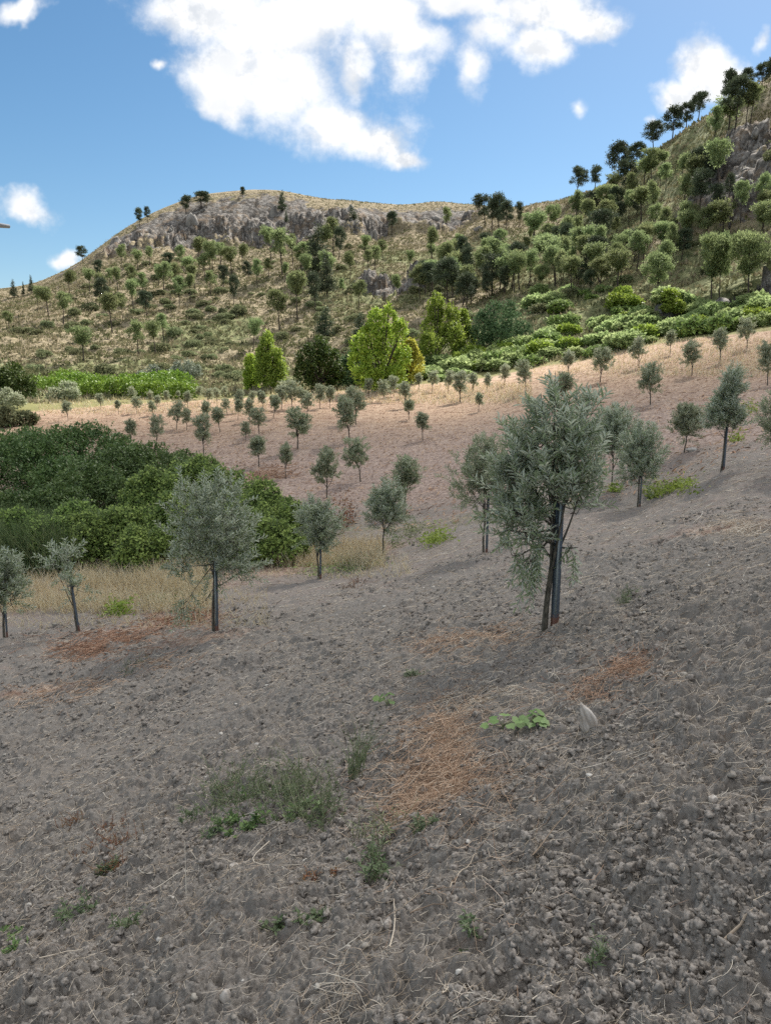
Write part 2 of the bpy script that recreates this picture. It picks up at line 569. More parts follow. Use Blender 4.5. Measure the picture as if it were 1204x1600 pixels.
def leaf_mat(name, a, b, under=None, trans=0.25, rough=0.55, spec=0.3, objvar=0.25):
    m, N, o = new_mat(name)
    r = N.attr('rnd', 'Fac')
    col = N.mix(r, a, b)
    oi = N.new('ShaderNodeObjectInfo')
    h = N.new('ShaderNodeHueSaturation')
    N.l.new(col, h.inputs['Color'])
    N.l.new(N.math('MULTIPLY_ADD', oi.outputs['Random'], objvar, 1 - objvar / 2), h.inputs['Value'])
    N.l.new(N.math('MULTIPLY_ADD', oi.outputs['Random'], 0.02 * objvar / .25, 0.5 - 0.006 * objvar / .25), h.inputs['Hue'])
    col = h.outputs[0]
    if under:
        g = N.new('ShaderNodeNewGeometry')
        col = N.mix(g.outputs['Backfacing'], col, under)
    p = N.new('ShaderNodeBsdfPrincipled')
    N.l.new(col, p.inputs['Base Color']); p.inputs['Roughness'].default_value = rough
    p.inputs['Specular IOR Level'].default_value = spec
    t = N.new('ShaderNodeBsdfTranslucent'); N.l.new(col, t.inputs[0])
    mxs = N.new('ShaderNodeMixShader'); mxs.inputs[0].default_value = trans
    N.l.new(p.outputs[0], mxs.inputs[1]); N.l.new(t.outputs[0], mxs.inputs[2])
    N.l.new(mxs.outputs[0], o.inputs[0])
    return m


def bark_mat(name, a, b, scale=30, spec=0.2, rough=0.9):
    m, N, o = new_mat(name)
    t = N.new('ShaderNodeTexCoord')
    mp = N.new('ShaderNodeMapping'); mp.inputs['Scale'].default_value = (1, 1, 0.25)
    N.l.new(t.outputs['Object'], mp.inputs[0])
    f = N.noise(mp.outputs[0], scale, 5, 0.6)
    principled(N, o, N.mix(N.ramp(f, 0.35, 0.65), a, b), rough, bump(N, f, 0.6, 0.01), spec)
    return m


def rnd_mat(name, cols, rough=0.85, spec=0.2, trans=0.0):
    m, N, o = new_mat(name)
    cr = N.new('ShaderNodeValToRGB')
    el = cr.color_ramp.elements
    while len(el) < len(cols): el.new(0.5)
    for i, c in enumerate(cols):
        el[i].position = i / (len(cols) - 1); el[i].color = (*c, 1)
    N.l.new(N.attr('rnd', 'Fac'), cr.inputs[0])
    if trans:
        p = N.new('ShaderNodeBsdfDiffuse'); N.l.new(cr.outputs[0], p.inputs[0])
        t = N.new('ShaderNodeBsdfTranslucent'); N.l.new(cr.outputs[0], t.inputs[0])
        x = N.new('ShaderNodeMixShader'); x.inputs[0].default_value = trans
        N.l.new(p.outputs[0], x.inputs[1]); N.l.new(t.outputs[0], x.inputs[2]); N.l.new(x.outputs[0], o.inputs[0])
    else:
        principled(N, o, cr.outputs[0], rough, None, spec)
    return m


# soil and straw of the field; cov = (straw, rock, green, pale) painted where they lie on the land
m_ground, N, o = new_mat('field_soil')
t = N.new('ShaderNodeTexCoord').outputs['Object']
cov = N.new('ShaderNodeSeparateColor'); N.l.new(N.attr('cov'), cov.inputs[0])
big = N.noise(t, 0.7, 5, 0.6); midn = N.noise(t, 6, 5, 0.6); fin = N.noise(t, 60, 5, 0.65); grit = N.noise(t, 220, 3, 0.6)
crumb = N.new('ShaderNodeTexVoronoi'); crumb.inputs['Scale'].default_value = 38; crumb.inputs['Randomness'].default_value = 1
N.l.new(N.vmath('ADD', t, N.noise(t, 30, 3, 0.6, 0, 'Color')), crumb.inputs['Vector'])
crumb2 = N.new('ShaderNodeTexVoronoi'); crumb2.inputs['Scale'].default_value = 95
N.l.new(t, crumb2.inputs['Vector'])
sp = N.noise(t, 16, 6, 0.72)
soil = N.mix(N.ramp(fin, 0.3, 0.70), (0.098, 0.088, 0.078), (0.338, 0.310, 0.278))
soil = N.mix(N.ramp(midn, 0.35, 0.7), soil, (0.225, 0.206, 0.185))
soil = N.mix(N.math('MULTIPLY', N.ramp(big, 0.45, 0.7), 0.55), soil, (0.255, 0.226, 0.198))
soil = N.mix(N.math('MULTIPLY', N.ramp(sp, 0.30, 0.42, 1.0, 0.0), 0.32), soil, (0.095, 0.084, 0.075))
soil = N.mix(N.math('MULTIPLY', N.ramp(grit, 0.60, 0.70), 0.6), soil, (0.42, 0.375, 0.32))
mp = N.new('ShaderNodeMapping'); mp.inputs['Scale'].default_value = (0.40, 3.4, 1.5); mp.inputs['Rotation'].default_value = (0, 0, 0.25)
N.l.new(t, mp.inputs[0])
st = N.noise(mp.outputs[0], 2.2, 7, 0.7)
stf = N.noise(t, 9, 6, 0.72)
lower = N.mix(N.ramp(stf, 0.38, 0.62), (0.185, 0.138, 0.120), (0.415, 0.330, 0.288))
straw = N.mix(N.ramp(stf, 0.33, 0.66), (0.265, 0.182, 0.125), (0.54, 0.41, 0.295))
straw = N.mix(N.math('MULTIPLY', N.ramp(st, 0.46, 0.58), 0.9), straw, (0.225, 0.138, 0.098))
mulch = N.mix(cov.outputs[0], lower, straw)
breakup = N.math('ADD', cov.outputs[1], N.math('MULTIPLY', N.math('SUBTRACT', st, 0.5), 0.9))
col = N.mix(N.ramp(breakup, 0.3, 0.75), soil, mulch)
gb = N.math('ADD', cov.outputs[2], N.math('MULTIPLY', N.math('SUBTRACT', midn, 0.5), 0.8))
col = N.mix(N.ramp(gb, 0.42, 0.8), col, N.mix(stf, (0.10, 0.12, 0.045), (0.25, 0.22, 0.10)))
bm_h = N.math('ADD', N.math('MULTIPLY', fin, 1.0), N.math('MULTIPLY', grit, 0.35))
bm_h = N.math('ADD', bm_h, N.math('MULTIPLY', crumb.outputs['Distance'], -1.3))
bm_h = N.math('ADD', bm_h, N.math('MULTIPLY', crumb2.outputs['Distance'], -0.6))
bm_h = N.math('ADD', bm_h, N.math('MULTIPLY', sp, 1.2))
principled(N, o, col, 0.95, bump(N, bm_h, 0.6, 0.0028), 0.1)

# hillside: dry grass, green scrub and grey rock
m_hill, N, o = new_mat('hillside')
t = N.new('ShaderNodeTexCoord').outputs['Object']
cov = N.new('ShaderNodeSeparateColor'); N.l.new(N.attr('cov'), cov.inputs[0])
n1 = N.noise(t, 0.05, 5, 0.6); n2 = N.noise(t, 0.35, 6, 0.65); n3 = N.noise(t, 1.6, 5, 0.7)
dry = N.mix(N.ramp(n3, 0.33, 0.66), (0.165, 0.135, 0.088), (0.35, 0.295, 0.195))
dry = N.mix(N.math('MULTIPLY', N.ramp(n2, 0.5, 0.66), 0.55), dry, (0.165, 0.115, 0.075))
grn = N.mix(N.ramp(n3, 0.33, 0.66), (0.095, 0.108, 0.050), (0.245, 0.250, 0.125))
gf = N.math('ADD', N.math('ADD', cov.outputs[2], N.math('MULTIPLY', N.math('SUBTRACT', n2, 0.5), 1.8)), N.math('MULTIPLY', N.math('SUBTRACT', n1, 0.5), 1.2))
col = N.mix(N.ramp(gf, 0.35, 0.7), dry, grn)
v = N.new('ShaderNodeTexVoronoi'); v.feature = 'DISTANCE_TO_EDGE'; v.inputs['Scale'].default_value = 0.24
wsc = N.new('ShaderNodeVectorMath', operation='SCALE'); wsc.inputs['Scale'].default_value = 5.0
N.l.new(N.noise(t, 0.30, 6, 0.65, 0, 'Color'), wsc.inputs[0])
mv = N.new('ShaderNodeMapping'); mv.inputs['Scale'].default_value = (1.0, 0.6, 0.42)
N.l.new(N.vmath('ADD', t, wsc.outputs[0]), mv.inputs[0])
N.l.new(mv.outputs[0], v.inputs['Vector'])
rockc = N.mix(N.ramp(N.noise(t, 1.1, 7, 0.7), 0.35, 0.66), (0.085, 0.077, 0.070), (0.315, 0.295, 0.272))
rockc = N.mix(N.ramp(v.outputs['Distance'], 0.0, 0.10, 0.8, 0), rockc, (0.055, 0.048, 0.042))
v2 = N.new('ShaderNodeTexVoronoi'); v2.feature = 'DISTANCE_TO_EDGE'; v2.inputs['Scale'].default_value = 0.8
N.l.new(mv.outputs[0], v2.inputs['Vector'])
rockc = N.mix(N.ramp(v2.outputs['Distance'], 0.0, 0.08, 0.55, 0), rockc, (0.065, 0.058, 0.05))
rockc = N.mix(N.math('MULTIPLY', N.ramp(n2, 0.5, 0.62), 0.6), rockc, (0.205, 0.150, 0.100))
rb = N.math('ADD', cov.outputs[1], N.math('MULTIPLY', N.math('SUBTRACT', N.noise(t, 0.30, 6, 0.7), 0.5), 2.2))
col = N.mix(N.ramp(rb, 0.47, 0.54), col, rockc)
principled(N, o, col, 0.95, bump(N, N.math('ADD', n3, N.math('MULTIPLY', n2, 2.0)), 0.9, 0.5), 0.1)

M_olive = leaf_mat('olive_leaf', (0.150, 0.205, 0.095), (0.390, 0.450, 0.255), (0.54, 0.59, 0.47), 0.36, 0.42, 0.45, 0.12)
M_olive_far = leaf_mat('olive_leaf_far', (0.175, 0.208, 0.105), (0.370, 0.405, 0.230), (0.44, 0.47, 0.34), 0.38, 0.6, 0.3, 0.22)
M_pine = leaf_mat('pine_needles', (0.120, 0.155, 0.065), (0.330, 0.370, 0.170), None, 0.45, 0.7, 0.2, 0.5)
M_dark_pine = leaf_mat('dark_pine_needles', (0.045, 0.064, 0.040), (0.125, 0.150, 0.085), None, 0.22, 0.7, 0.2, 0.3)
M_bramble = leaf_mat('bramble_leaf', (0.090, 0.155, 0.038), (0.390, 0.500, 0.135), (0.20, 0.26, 0.12), 0.25, 0.7, 0.15, 0.15)
M_darkbush = leaf_mat('dark_shrub_leaf', (0.055, 0.100, 0.030), (0.190, 0.275, 0.085), None, 0.3, 0.5, 0.4, 0.2)
M_lime = leaf_mat('yellow_green_leaf', (0.21, 0.32, 0.040), (0.48, 0.60, 0.10), None, 0.4, 0.6, 0.25, 0.1)
M_gold = leaf_mat('golden_leaf', (0.32, 0.33, 0.050), (0.60, 0.56, 0.10), None, 0.4, 0.6, 0.25, 0.1)
M_midgreen = leaf_mat('green_leaf', (0.15, 0.215, 0.03), (0.36, 0.44, 0.085), None, 0.4, 0.6, 0.25, 0.15)
M_deepgreen = leaf_mat('deep_green_leaf', (0.038, 0.062, 0.014), (0.105, 0.145, 0.035), None, 0.25, 0.6, 0.25, 0.15)
M_teal = leaf_mat('bluish_green_leaf', (0.055, 0.100, 0.048), (0.150, 0.225, 0.110), None, 0.25, 0.85, 0.05, 0.15)
M_fresh = leaf_mat('fresh_green_leaf', (0.185, 0.245, 0.090), (0.420, 0.490, 0.225), None, 0.5, 0.8, 0.1, 0.25)
M_vine = leaf_mat('vine_leaf', (0.10, 0.18, 0.018), (0.25, 0.36, 0.055), None, 0.3, 0.55, 0.3, 0.15)
M_scrub = leaf_mat('scrub_leaf', (0.120, 0.138, 0.066), (0.310, 0.325, 0.180), None, 0.32, 0.8, 0.1, 0.5)
M_silver = leaf_mat('silver_leaf', (0.20, 0.235, 0.175), (0.36, 0.385, 0.30), None, 0.15, 0.7, 0.2, 0.15)
M_weed = leaf_mat('weed_leaf', (0.070, 0.110, 0.045), (0.165, 0.210, 0.105), (0.20, 0.235, 0.15), 0.2, 0.55, 0.3, 0.2)
M_broad = leaf_mat('broad_leaf', (0.13, 0.225, 0.062), (0.235, 0.345, 0.125), (0.26, 0.34, 0.19), 0.25, 0.55, 0.3, 0.1)
M_redweed = rnd_mat('rusty_weed', [(0.10, 0.045, 0.025), (0.24, 0.105, 0.06), (0.16, 0.12, 0.05)], 0.9)
M_stem = rnd_mat('green_stem', [(0.12, 0.15, 0.07), (0.28, 0.30, 0.17)], 0.8)
M_straw = rnd_mat('straw', [(0.40, 0.31, 0.22), (0.62, 0.52, 0.40), (0.72, 0.66, 0.56), (0.30, 0.21, 0.16)], 0.8, 0.25)
M_orange = rnd_mat('orange_straw', [(0.27, 0.16, 0.10), (0.54, 0.37, 0.25), (0.70, 0.55, 0.41), (0.36, 0.21, 0.13)], 0.8, 0.25)
M_redstraw = rnd_mat('reddish_straw', [(0.23, 0.13, 0.09), (0.45, 0.28, 0.185), (0.60, 0.44, 0.32)], 0.85)
M_drygrass = rnd_mat('dry_grass', [(0.68, 0.58, 0.39), (0.84, 0.75, 0.55), (0.90, 0.84, 0.68), (0.50, 0.50, 0.27)], 0.9, 0.1, 0.5)
M_hillgrass = rnd_mat('hill_grass', [(0.15, 0.155, 0.08), (0.33, 0.28, 0.185), (0.23, 0.215, 0.125), (0.14, 0.15, 0.07), (0.31, 0.265, 0.175)], 0.9, 0.1, 0.2)
M_mulch = rnd_mat('straw_mulch', [(0.22, 0.12, 0.08), (0.46, 0.30, 0.19), (0.56, 0.42, 0.28), (0.19, 0.10, 0.075)], 0.9, 0.1)
M_twig = rnd_mat('dry_twig', [(0.12, 0.085, 0.065), (0.33, 0.25, 0.18), (0.50, 0.42, 0.33)], 0.85)
M_olivebark = bark_mat('olive_bark', (0.055, 0.050, 0.040), (0.16, 0.145, 0.115), 45)
M_pinebark = bark_mat('pine_bark', (0.032, 0.026, 0.022), (0.09, 0.072, 0.062), 6)
M_clod = bark_mat('soil_clod', (0.145, 0.129, 0.113), (0.345, 0.310, 0.274), 70)
M_pebble = rnd_mat('pebble', [(0.20, 0.18, 0.155), (0.33, 0.30, 0.26), (0.40, 0.37, 0.32), (0.58, 0.55, 0.50)], 0.8)
M_stone = bark_mat('pale_stone', (0.36, 0.315, 0.27), (0.62, 0.575, 0.52), 40)
M_whitestone = bark_mat('white_stone', (0.38, 0.355, 0.32), (0.62, 0.59, 0.54), 40)
M_rock = bark_mat('grey_rock', (0.10, 0.092, 0.083), (0.31, 0.29, 0.268), 0.9)
M_turbine = bark_mat('turbine_paint', (0.17, 0.18, 0.205), (0.22, 0.23, 0.255), 1.0)

m_, N, o = new_mat('stake_metal')
t = N.new('ShaderNodeTexCoord').outputs['Object']
s3 = N.new('ShaderNodeSeparateXYZ'); N.l.new(t, s3.inputs[0])
f = N.noise(t, 30, 5, 0.6)
rust = N.ramp(N.math('ADD', N.math('MULTIPLY', s3.outputs[2], -1.0), N.math('MULTIPLY', f, 0.2)), -0.02, 0.04)
cst = N.mix(rust, N.mix(f, (0.035, 0.048, 0.062), (0.082, 0.10, 0.118)), (0.14, 0.065, 0.045))
principled(N, o, cst, 0.45, None, 0.5)
M_stake = m_
m_, N, o = new_mat('stake_highlight')  # lighter copy of the stake colour, for its painted highlight
f = N.noise(N.new('ShaderNodeTexCoord').outputs['Object'], 30, 5, 0.6)
principled(N, o, N.mix(f, (0.20, 0.25, 0.25), (0.36, 0.41, 0.41)), 0.5, None, 0.5)
M_stakehighlight = m_
M_tie = bark_mat('grey_tie', (0.10, 0.10, 0.11), (0.2, 0.2, 0.21), 60)
m_cloud, N, o = new_mat('cloud_mist')
tr = N.new('ShaderNodeBsdfTransparent'); tl = N.new('ShaderNodeBsdfTranslucent'); tl.inputs[0].default_value = (0.92, 0.93, 0.95, 1)
mxs = N.new('ShaderNodeMixShader'); mxs.inputs[0].default_value = 0.60
N.l.new(tr.outputs[0], mxs.inputs[1]); N.l.new(tl.outputs[0], mxs.inputs[2]); N.l.new(mxs.outputs[0], o.inputs[0])

# ------------------------------------------------------------------ ground and hill
inner = np.arange(-0.54, 0.5401, 0.0018)
outer_r = np.concatenate([np.linspace(0.544, 0.90, 90), np.linspace(0.93, PI, 24)])
cols = np.concatenate([-outer_r[::-1], inner, outer_r])


def logrows(a, b, step):
    return np.exp(np.arange(math.log(a), math.log(b), step))


rows_a = np.concatenate([np.linspace(0.0, 1.2, 14), logrows(1.3, 12, 0.0024), logrows(12, 83, 0.0058), [83.0]])
rows_b = np.concatenate([[83.0], logrows(83.4, 270, 0.0030), logrows(270, 3100, 0.05)])
GREENS = [(hit(400, 590), 40, 12), (hit(120, 595), 40, 9), (hit(320, 520), 8, 14), (hit(800, 545), 22, 12), (hit(1000, 490), 18, 12), (hit(700, 440), 14, 16), (hit(760, 400), 18, 18),
          (hit(880, 400), 14, 30), (hit(950, 440), 14, 16), (hit(1050, 470), 12, 12), (hit(560, 450), 10, 20), (hit(60, 590), 30, 12), (hit(650, 400), 10, 10), (hit(1150, 490), 12, 12), (hit(950, 340), 20, 20)]
PATCH = [(hit(210, 985), 0.9, 0.35), (hit(60, 1080), 0.7, 0.25), (hit(690, 1190), 0.22, 0.3), (hit(740, 1100), 0.3, 0.15), (hit(950, 1075), 0.25, 0.15), (hit(690, 1020), 0.6, 0.25),
         (hit(1150, 825), 1.2, 0.6), (hit(330, 1000), 0.9, 0.3), (hit(520, 870), 1.6, 1.0), (hit(430, 890), 1.2, 1.0), (hit(200, 920), 3.5, 1.3), (hit(60, 940), 3.0, 1.3), (hit(570, 860), 1.2, 1.0)]


def land_mesh(name, rows, mat, label):
    RR, TT = np.meshgrid(rows, cols, indexing='ij')
    x = (RR * np.sin(TT)).ravel(); y = (RR * np.cos(TT)).ravel()
    th = TT.ravel(); r = RR.ravel()
    z = land(x, y) + displace(x, y, th, r)
    nr, nc = RR.shape
    i = np.arange(nr - 1)[:, None]; j = np.arange(nc - 1)[None]
    f = np.stack([i * nc + j, i * nc + j + 1, (i + 1) * nc + j + 1, (i + 1) * nc + j], -1).reshape(-1, 4)[:, ::-1]
    er = edge_r(th)
    gully = 24 - 4 * np.tanh(th * 3)
    c = np.zeros((len(x), 4), np.float32); c[:, 3] = 1
    c[:, 0] = 0.2 + 0.8 * sstep(34, 60, r + 6 * th)                        # mulch turns from brown to pale straw up the field
    mul = 0.42 * sstep(4, 15, r) + 0.60 * sstep(0, 10, r - gully - 1)
    pm = blob_mask(x, y, PATCH) if r.min() < 30 else 0
    c[:, 1] = np.clip(mul + 0.40 * pm, 0, 1)
    c[:, 0] = np.maximum(c[:, 0], 0.6 * pm)
    gm = blob_mask(x, y, GREENS)
    c[:, 2] = np.clip(0.9 * sstep(-1, 3, r - er) + 0.55 * np.exp(-((r - gully) / 3.0) ** 2) * (th < 0.25), 0, 1)
    if name == 'hill':
        c[:, 1] = blob_mask(x, y, RK)
        c[:, 2] = np.clip(0.20 + 0.75 * gm + 0.75 * (1 - sstep(84, 102, r)) + 0.12 * sstep(0.0, 0.3, th), 0, 1)
    ob = mk(name, np.stack([x, y, z], 1), [(f, 0)], mat, None, True, None, c)
    return tag(ob, label, None, None, 'structure')


land_mesh('ground', rows_a, m_ground, 'sloping field of grey cloddy soil and straw mulch')
land_mesh('hill', rows_b, m_hill, 'dry grassy hillside with grey rock bands')

# ------------------------------------------------------------------ drifting cloud overhead that shades the near field
g = np.random.default_rng(3)
nu, nv = 64, 32
uu, vv = np.meshgrid(np.linspace(0, 2 * PI, nu, endpoint=False), np.linspace(0.02, PI - 0.02, nv), indexing='ij')
bx = np.sin(vv) * np.cos(uu); by = np.sin(vv) * np.sin(uu); bz = np.cos(vv)
am = 1 + 0.5 * (fbm(bx * 2 + 5, by * 2 + 7 + bz, 4, 88) - 0.5)
cz = 330.0
cc = SUN * (cz / SUN[2]) + np.array([-2.0, -4.0, 0])
V = np.stack([bx * 118 * am, by * 66 * am, bz * 14 * am * (0.6 + fbm(bx * 4, by * 4, 3, 90))], -1).reshape(-1, 3) + cc
i = np.arange(nu)[:, None]; j = np.arange(nv - 1)[None]
f = np.stack([i * nv + j, ((i + 1) % nu) * nv + j, ((i + 1) % nu) * nv + j + 1, i * nv + j + 1], -1).reshape(-1, 4)
o = mk('cloud', V, [(f, 0)], m_cloud, None, True)
tag(o, 'soft white cloud drifting overhead, above the view', 'cloud', None, 'stuff')


# ------------------------------------------------------------------ plants: shared builders
def inside(c, blobs, k=0.7):
    m = np.zeros(len(c), bool)
    for b in blobs:
        b = np.asarray(b, float)
        m |= (((c - b[:3]) / (b[3:6] * k)) ** 2).sum(1) < 1
    return m


def shell_leaves(g, blobs, n, L, Wd, upb=0.35, tmpl=LEAF4, droop=0.0, depth=0.35, lump=0.25, nc=14, pull=1.5):
    """n leaves over the shells of ellipsoid blobs (x,y,z,rx,ry,rz), with gaps"""
    B = np.array(blobs, float)
    ar = (B[:, 3] * B[:, 4] + B[:, 3] * B[:, 5] + B[:, 4] * B[:, 5])
    k = g.choice(len(B), int(n * 1.5), p=ar / ar.sum())
    u = rdir(g, len(k))
    # clumps: pull directions towards random clump directions so there are gaps between sprays
    cd_ = rdir(g, len(B) * nc).reshape(len(B), nc, 3)
    pick = cd_[k, g.integers(0, nc, len(k))]
    u = norm(u + pick * pull * g.random((len(k), 1)))
    rr = 1 - depth * g.random(len(k)) ** 1.6 + lump * (g.random(len(k)) ** 4)
    c = B[k, :3] + u * B[k, 3:6] * rr[:, None]
    keep = ~inside(c, blobs, 0.62)
    c = c[keep][:n]; u = u[keep][:n]
    m = len(c)
    d = norm(u * 0.6 + rdir(g, m) * 0.8 + np.array([0, 0, upb - droop]))
    nr = norm(u * 0.7 + np.array([0, 0, 0.6]) + rdir(g, m) * 0.5)
    s = 0.65 + 0.7 * g.random(m)
    V, F, kk = leaves(c, d, nr, L * s, Wd * s, tmpl)
    lum = fbm(c[:, 0] * 3 / max(L * 6, .5) + 31, c[:, 2] * 3 / max(L * 6, .5) + c[:, 1] * 2, 2, int(g.integers(1000)))
    rn = np.clip(0.55 * g.random(m) + 0.9 * (lum - 0.25), 0, 1)
    return V, F, np.repeat(rn, kk)


def trunk_geo(g, H, r0, r1, lean=0.0, k=6, sides=7):
    z = np.linspace(-0.3 * min(1, H / 3), H, k)
    w = np.cumsum(g.normal(0, 0.02 * H / k, (k, 2)), 0)
    P = np.stack([w[:, 0] + lean * z, w[:, 1], z], 1)
    rdv = np.linspace(r0, r1, k)
    rdv[0] *= 1.25
    return P, rdv


# ---------- olives
def make_olive(seed, blobs, fork, T, K, L, Wd, trunk_r, name='olive_tree', mat=None, tmpl=LEAF6, tw=0.24, wood=1.0, trunk=None, detail=True, hang=()):
    g = np.random.default_rng(seed)
    B = np.array(blobs, float)
    root = empty(name)
    parts = []
    fk = np.array([0.0, 0.0, fork]) if trunk is None else np.array(trunk[-1])
    P = np.array([[0, 0, -0.12], [0.01 * g.normal(), 0.01 * g.normal(), fork * .35], [0.015 * g.normal(), 0.015 * g.normal(), fork * .7], fk]) if trunk is None else np.array(trunk, float)
    tt = np.linspace(0, 1, len(P)); t2 = np.linspace(0, 1, 9)
    P = np.stack([np.interp(t2, tt, P[:, a]) for a in range(3)], 1)
    r_ = np.linspace(trunk_r, trunk_r * 0.72, 9); r_[0] *= 1.3; r_[1] *= 1.1
    parts.append(tubes(P[None], r_[None], 9))
    samples = []
    for b in B:
        c = b[:3]
        st = P[int(g.integers(5, 9))] if g.random() < 0.5 else fk
        mid_ = (st + c) / 2 + np.array([g.normal(0, .03), g.normal(0, .03), -0.04]) + (c - st) * np.array([.12, .12, -.05])
        Q = bez(st, mid_, c + (c - st) * 0.25, 8)
        parts.append(tubes(Q[None], np.linspace(trunk_r * .5, trunk_r * .12, 8)[None] * wood, 6))
        samples.append(Q[2:])
    SP = np.concatenate(samples)
    vol = (B[:, 3] * B[:, 4] * B[:, 5]) ** 0.75
    k = g.choice(len(B), T, p=vol / vol.sum())
    u = rdir(g, T) * (g.random((T, 1)) ** (1 / 2.4))
    p = B[k, :3] + u * B[k, 3:6]
    out_ = norm(u + np.array([0, 0, 0.1]))
    up = np.where(np.isin(k, hang), -1.0, 0.62)
    axis = norm(p - fk)
    d = norm(0.45 * out_ + 0.35 * axis + up[:, None] * np.array([0, 0, 1.0]) + 0.38 * g.normal(size=(T, 3)))
    ln = tw * (0.6 + 0.8 * g.random(T))
    t = np.linspace(0.05, 1, K)[None, :, None]
    sag = (0.10 + 0.15 * g.random((T, 1, 1))) * np.array([0, 0, -1.0])
    PT = p[:, None] + d[:, None] * ln[:, None, None] * t + sag * ln[:, None, None] * t ** 2
    # twigs
    if detail:
        TQ = np.concatenate([p[:, None] - d[:, None] * 0.02, PT[:, [K // 2]], PT[:, [K - 1]]], 1)
        parts.append(tubes(TQ, np.tile([0.0028, 0.0022, 0.0012], (T, 1)), 3))
        nb = np.argmin(((p[:, None] - SP[None]) ** 2).sum(-1), 1)
        sel = g.random(T) < 0.55
        q0 = SP[nb[sel]]; q1 = p[sel]
        mm = (q0 + q1) / 2 + g.normal(0, .02, q0.shape) - np.array([0, 0, .02])
        parts.append(tubes(np.stack([q0, mm, q1], 1), np.tile([0.006, 0.0045, 0.003], (len(q0), 1)) * wood, 4))
    td = norm(np.broadcast_to(d[:, None], PT.shape) + 0.3 * sag * t)
    side = norm(np.cross(td, rdir(g, T)[:, None] + 0 * td))
    oth = np.cross(td, side)
    ang = np.arange(K)[None, :, None] * (PI * 0.5) + g.random((T, 1, 1)) * 6
    pc, pd = [], []
    for s in (0, PI):
        perp = side * np.cos(ang + s) + oth * np.sin(ang + s)
        pc.append(PT); pd.append(norm(td * 0.85 + perp * (0.75 + 0.25 * g.random((T, K, 1))) + 0.12 * g.normal(size=PT.shape)))
    C = np.stack(pc, 2).reshape(-1, 3); D = np.stack(pd, 2).reshape(-1, 3)
    m = len(C)
    nr = norm(np.array([0, 0, 0.8]) + 0.75 * rdir(g, m))
    s = 0.7 + 0.5 * g.random(m)
    V, F, kk = leaves(C, D, nr, L * s, Wd * (0.85 + 0.3 * g.random(m)), tmpl)
    rn = np.clip(np.repeat(g.random(T), K * 2) * 0.6 + 0.4 * g.random(m), 0, 1)
    Vw, Fw = join(parts)
    mk('trunk', Vw, [(Fw, 0)], M_olivebark, None, True, root)
    mk('crown', V, [(F, 0)], mat or M_olive, np.repeat(rn, kk), False, root)
    return root


def rand_olive_blobs(g, W_=1.0, H=2.0, bottom=0.7, n=7):
    bl = []
    for i in range(n):
        t = (i + 0.5) / n
        z = bottom + (H - bottom) * (0.12 + 0.74 * t) + g.normal(0, .05)
        prof = math.sin(PI * min(0.95, 0.18 + 0.72 * t)) ** 0.7
        a = i * 2.4 + g.normal(0, .5)
        rr = 0.26 * W_ * prof * g.uniform(0.5, 1.15)
        s = g.uniform(0.23, 0.33) * W_ * (0.6 + 0.5 * prof)
        bl.append((math.cos(a) * rr, math.sin(a) * rr, z, s, s, s * g.uniform(0.85, 1.25)))
    return bl


OLG = 'young olive trees planted in rows across the field'
base_main = hit(858, 990)
mb = [(0.10, 0.0, 1.92, .32, .34, .33), (-.33, .1, 1.66, .30, .34, .32), (-.08, -.12, 1.45, .42, .40, .30), (.27, .05, 1.62, .27, .34, .34), (-.46, -.02, 1.42, .22, .28, .27),
      (-.36, -.08, 1.10, .24, .28, .26), (-.25, -.1, .74, .13, .15, .25), (.30, .0, 1.25, .25, .30, .22), (.27, -.05, .83, .09, .10, .20), (.36, .1, 2.02, .18, .22, .26), (.02, .15, 2.17, .10, .12, .2),
      (.0, .3, 1.6, .4, .25, .38), (-.14, .05, 2.02, .12, .2, .2), (.15, -.25, 1.7, .25, .2, .3)]
mb = [(a * (.78 if a < 0 else .66), b, c - .05 * (c > 1.5), d * .84, e, f * .95) for a, b, c, d, e, f in mb] + [(-.36, -.12, 1.0, .2, .2, .26), (-.24, -.05, .80, .13, .15, .26), (-.28, 0, 1.25, .25, .3, .25)]
ol = make_olive(5, mb, 0.95, 440, 9, 0.086, 0.0185, 0.030, trunk=[(-.055, 0, -.12), (-.04, 0, .25), (-.005, 0, .6), (.035, .02, .98)], tw=0.21, hang=(6, 8, 15))
ol.location = base_main + np.array([0, 0, gz(base_main[0], base_main[1])[0] - base_main[2]])
tag(ol, 'largest olive tree in the foreground, long silvery leaves, beside a blue grey metal stake', 'tree', OLG)


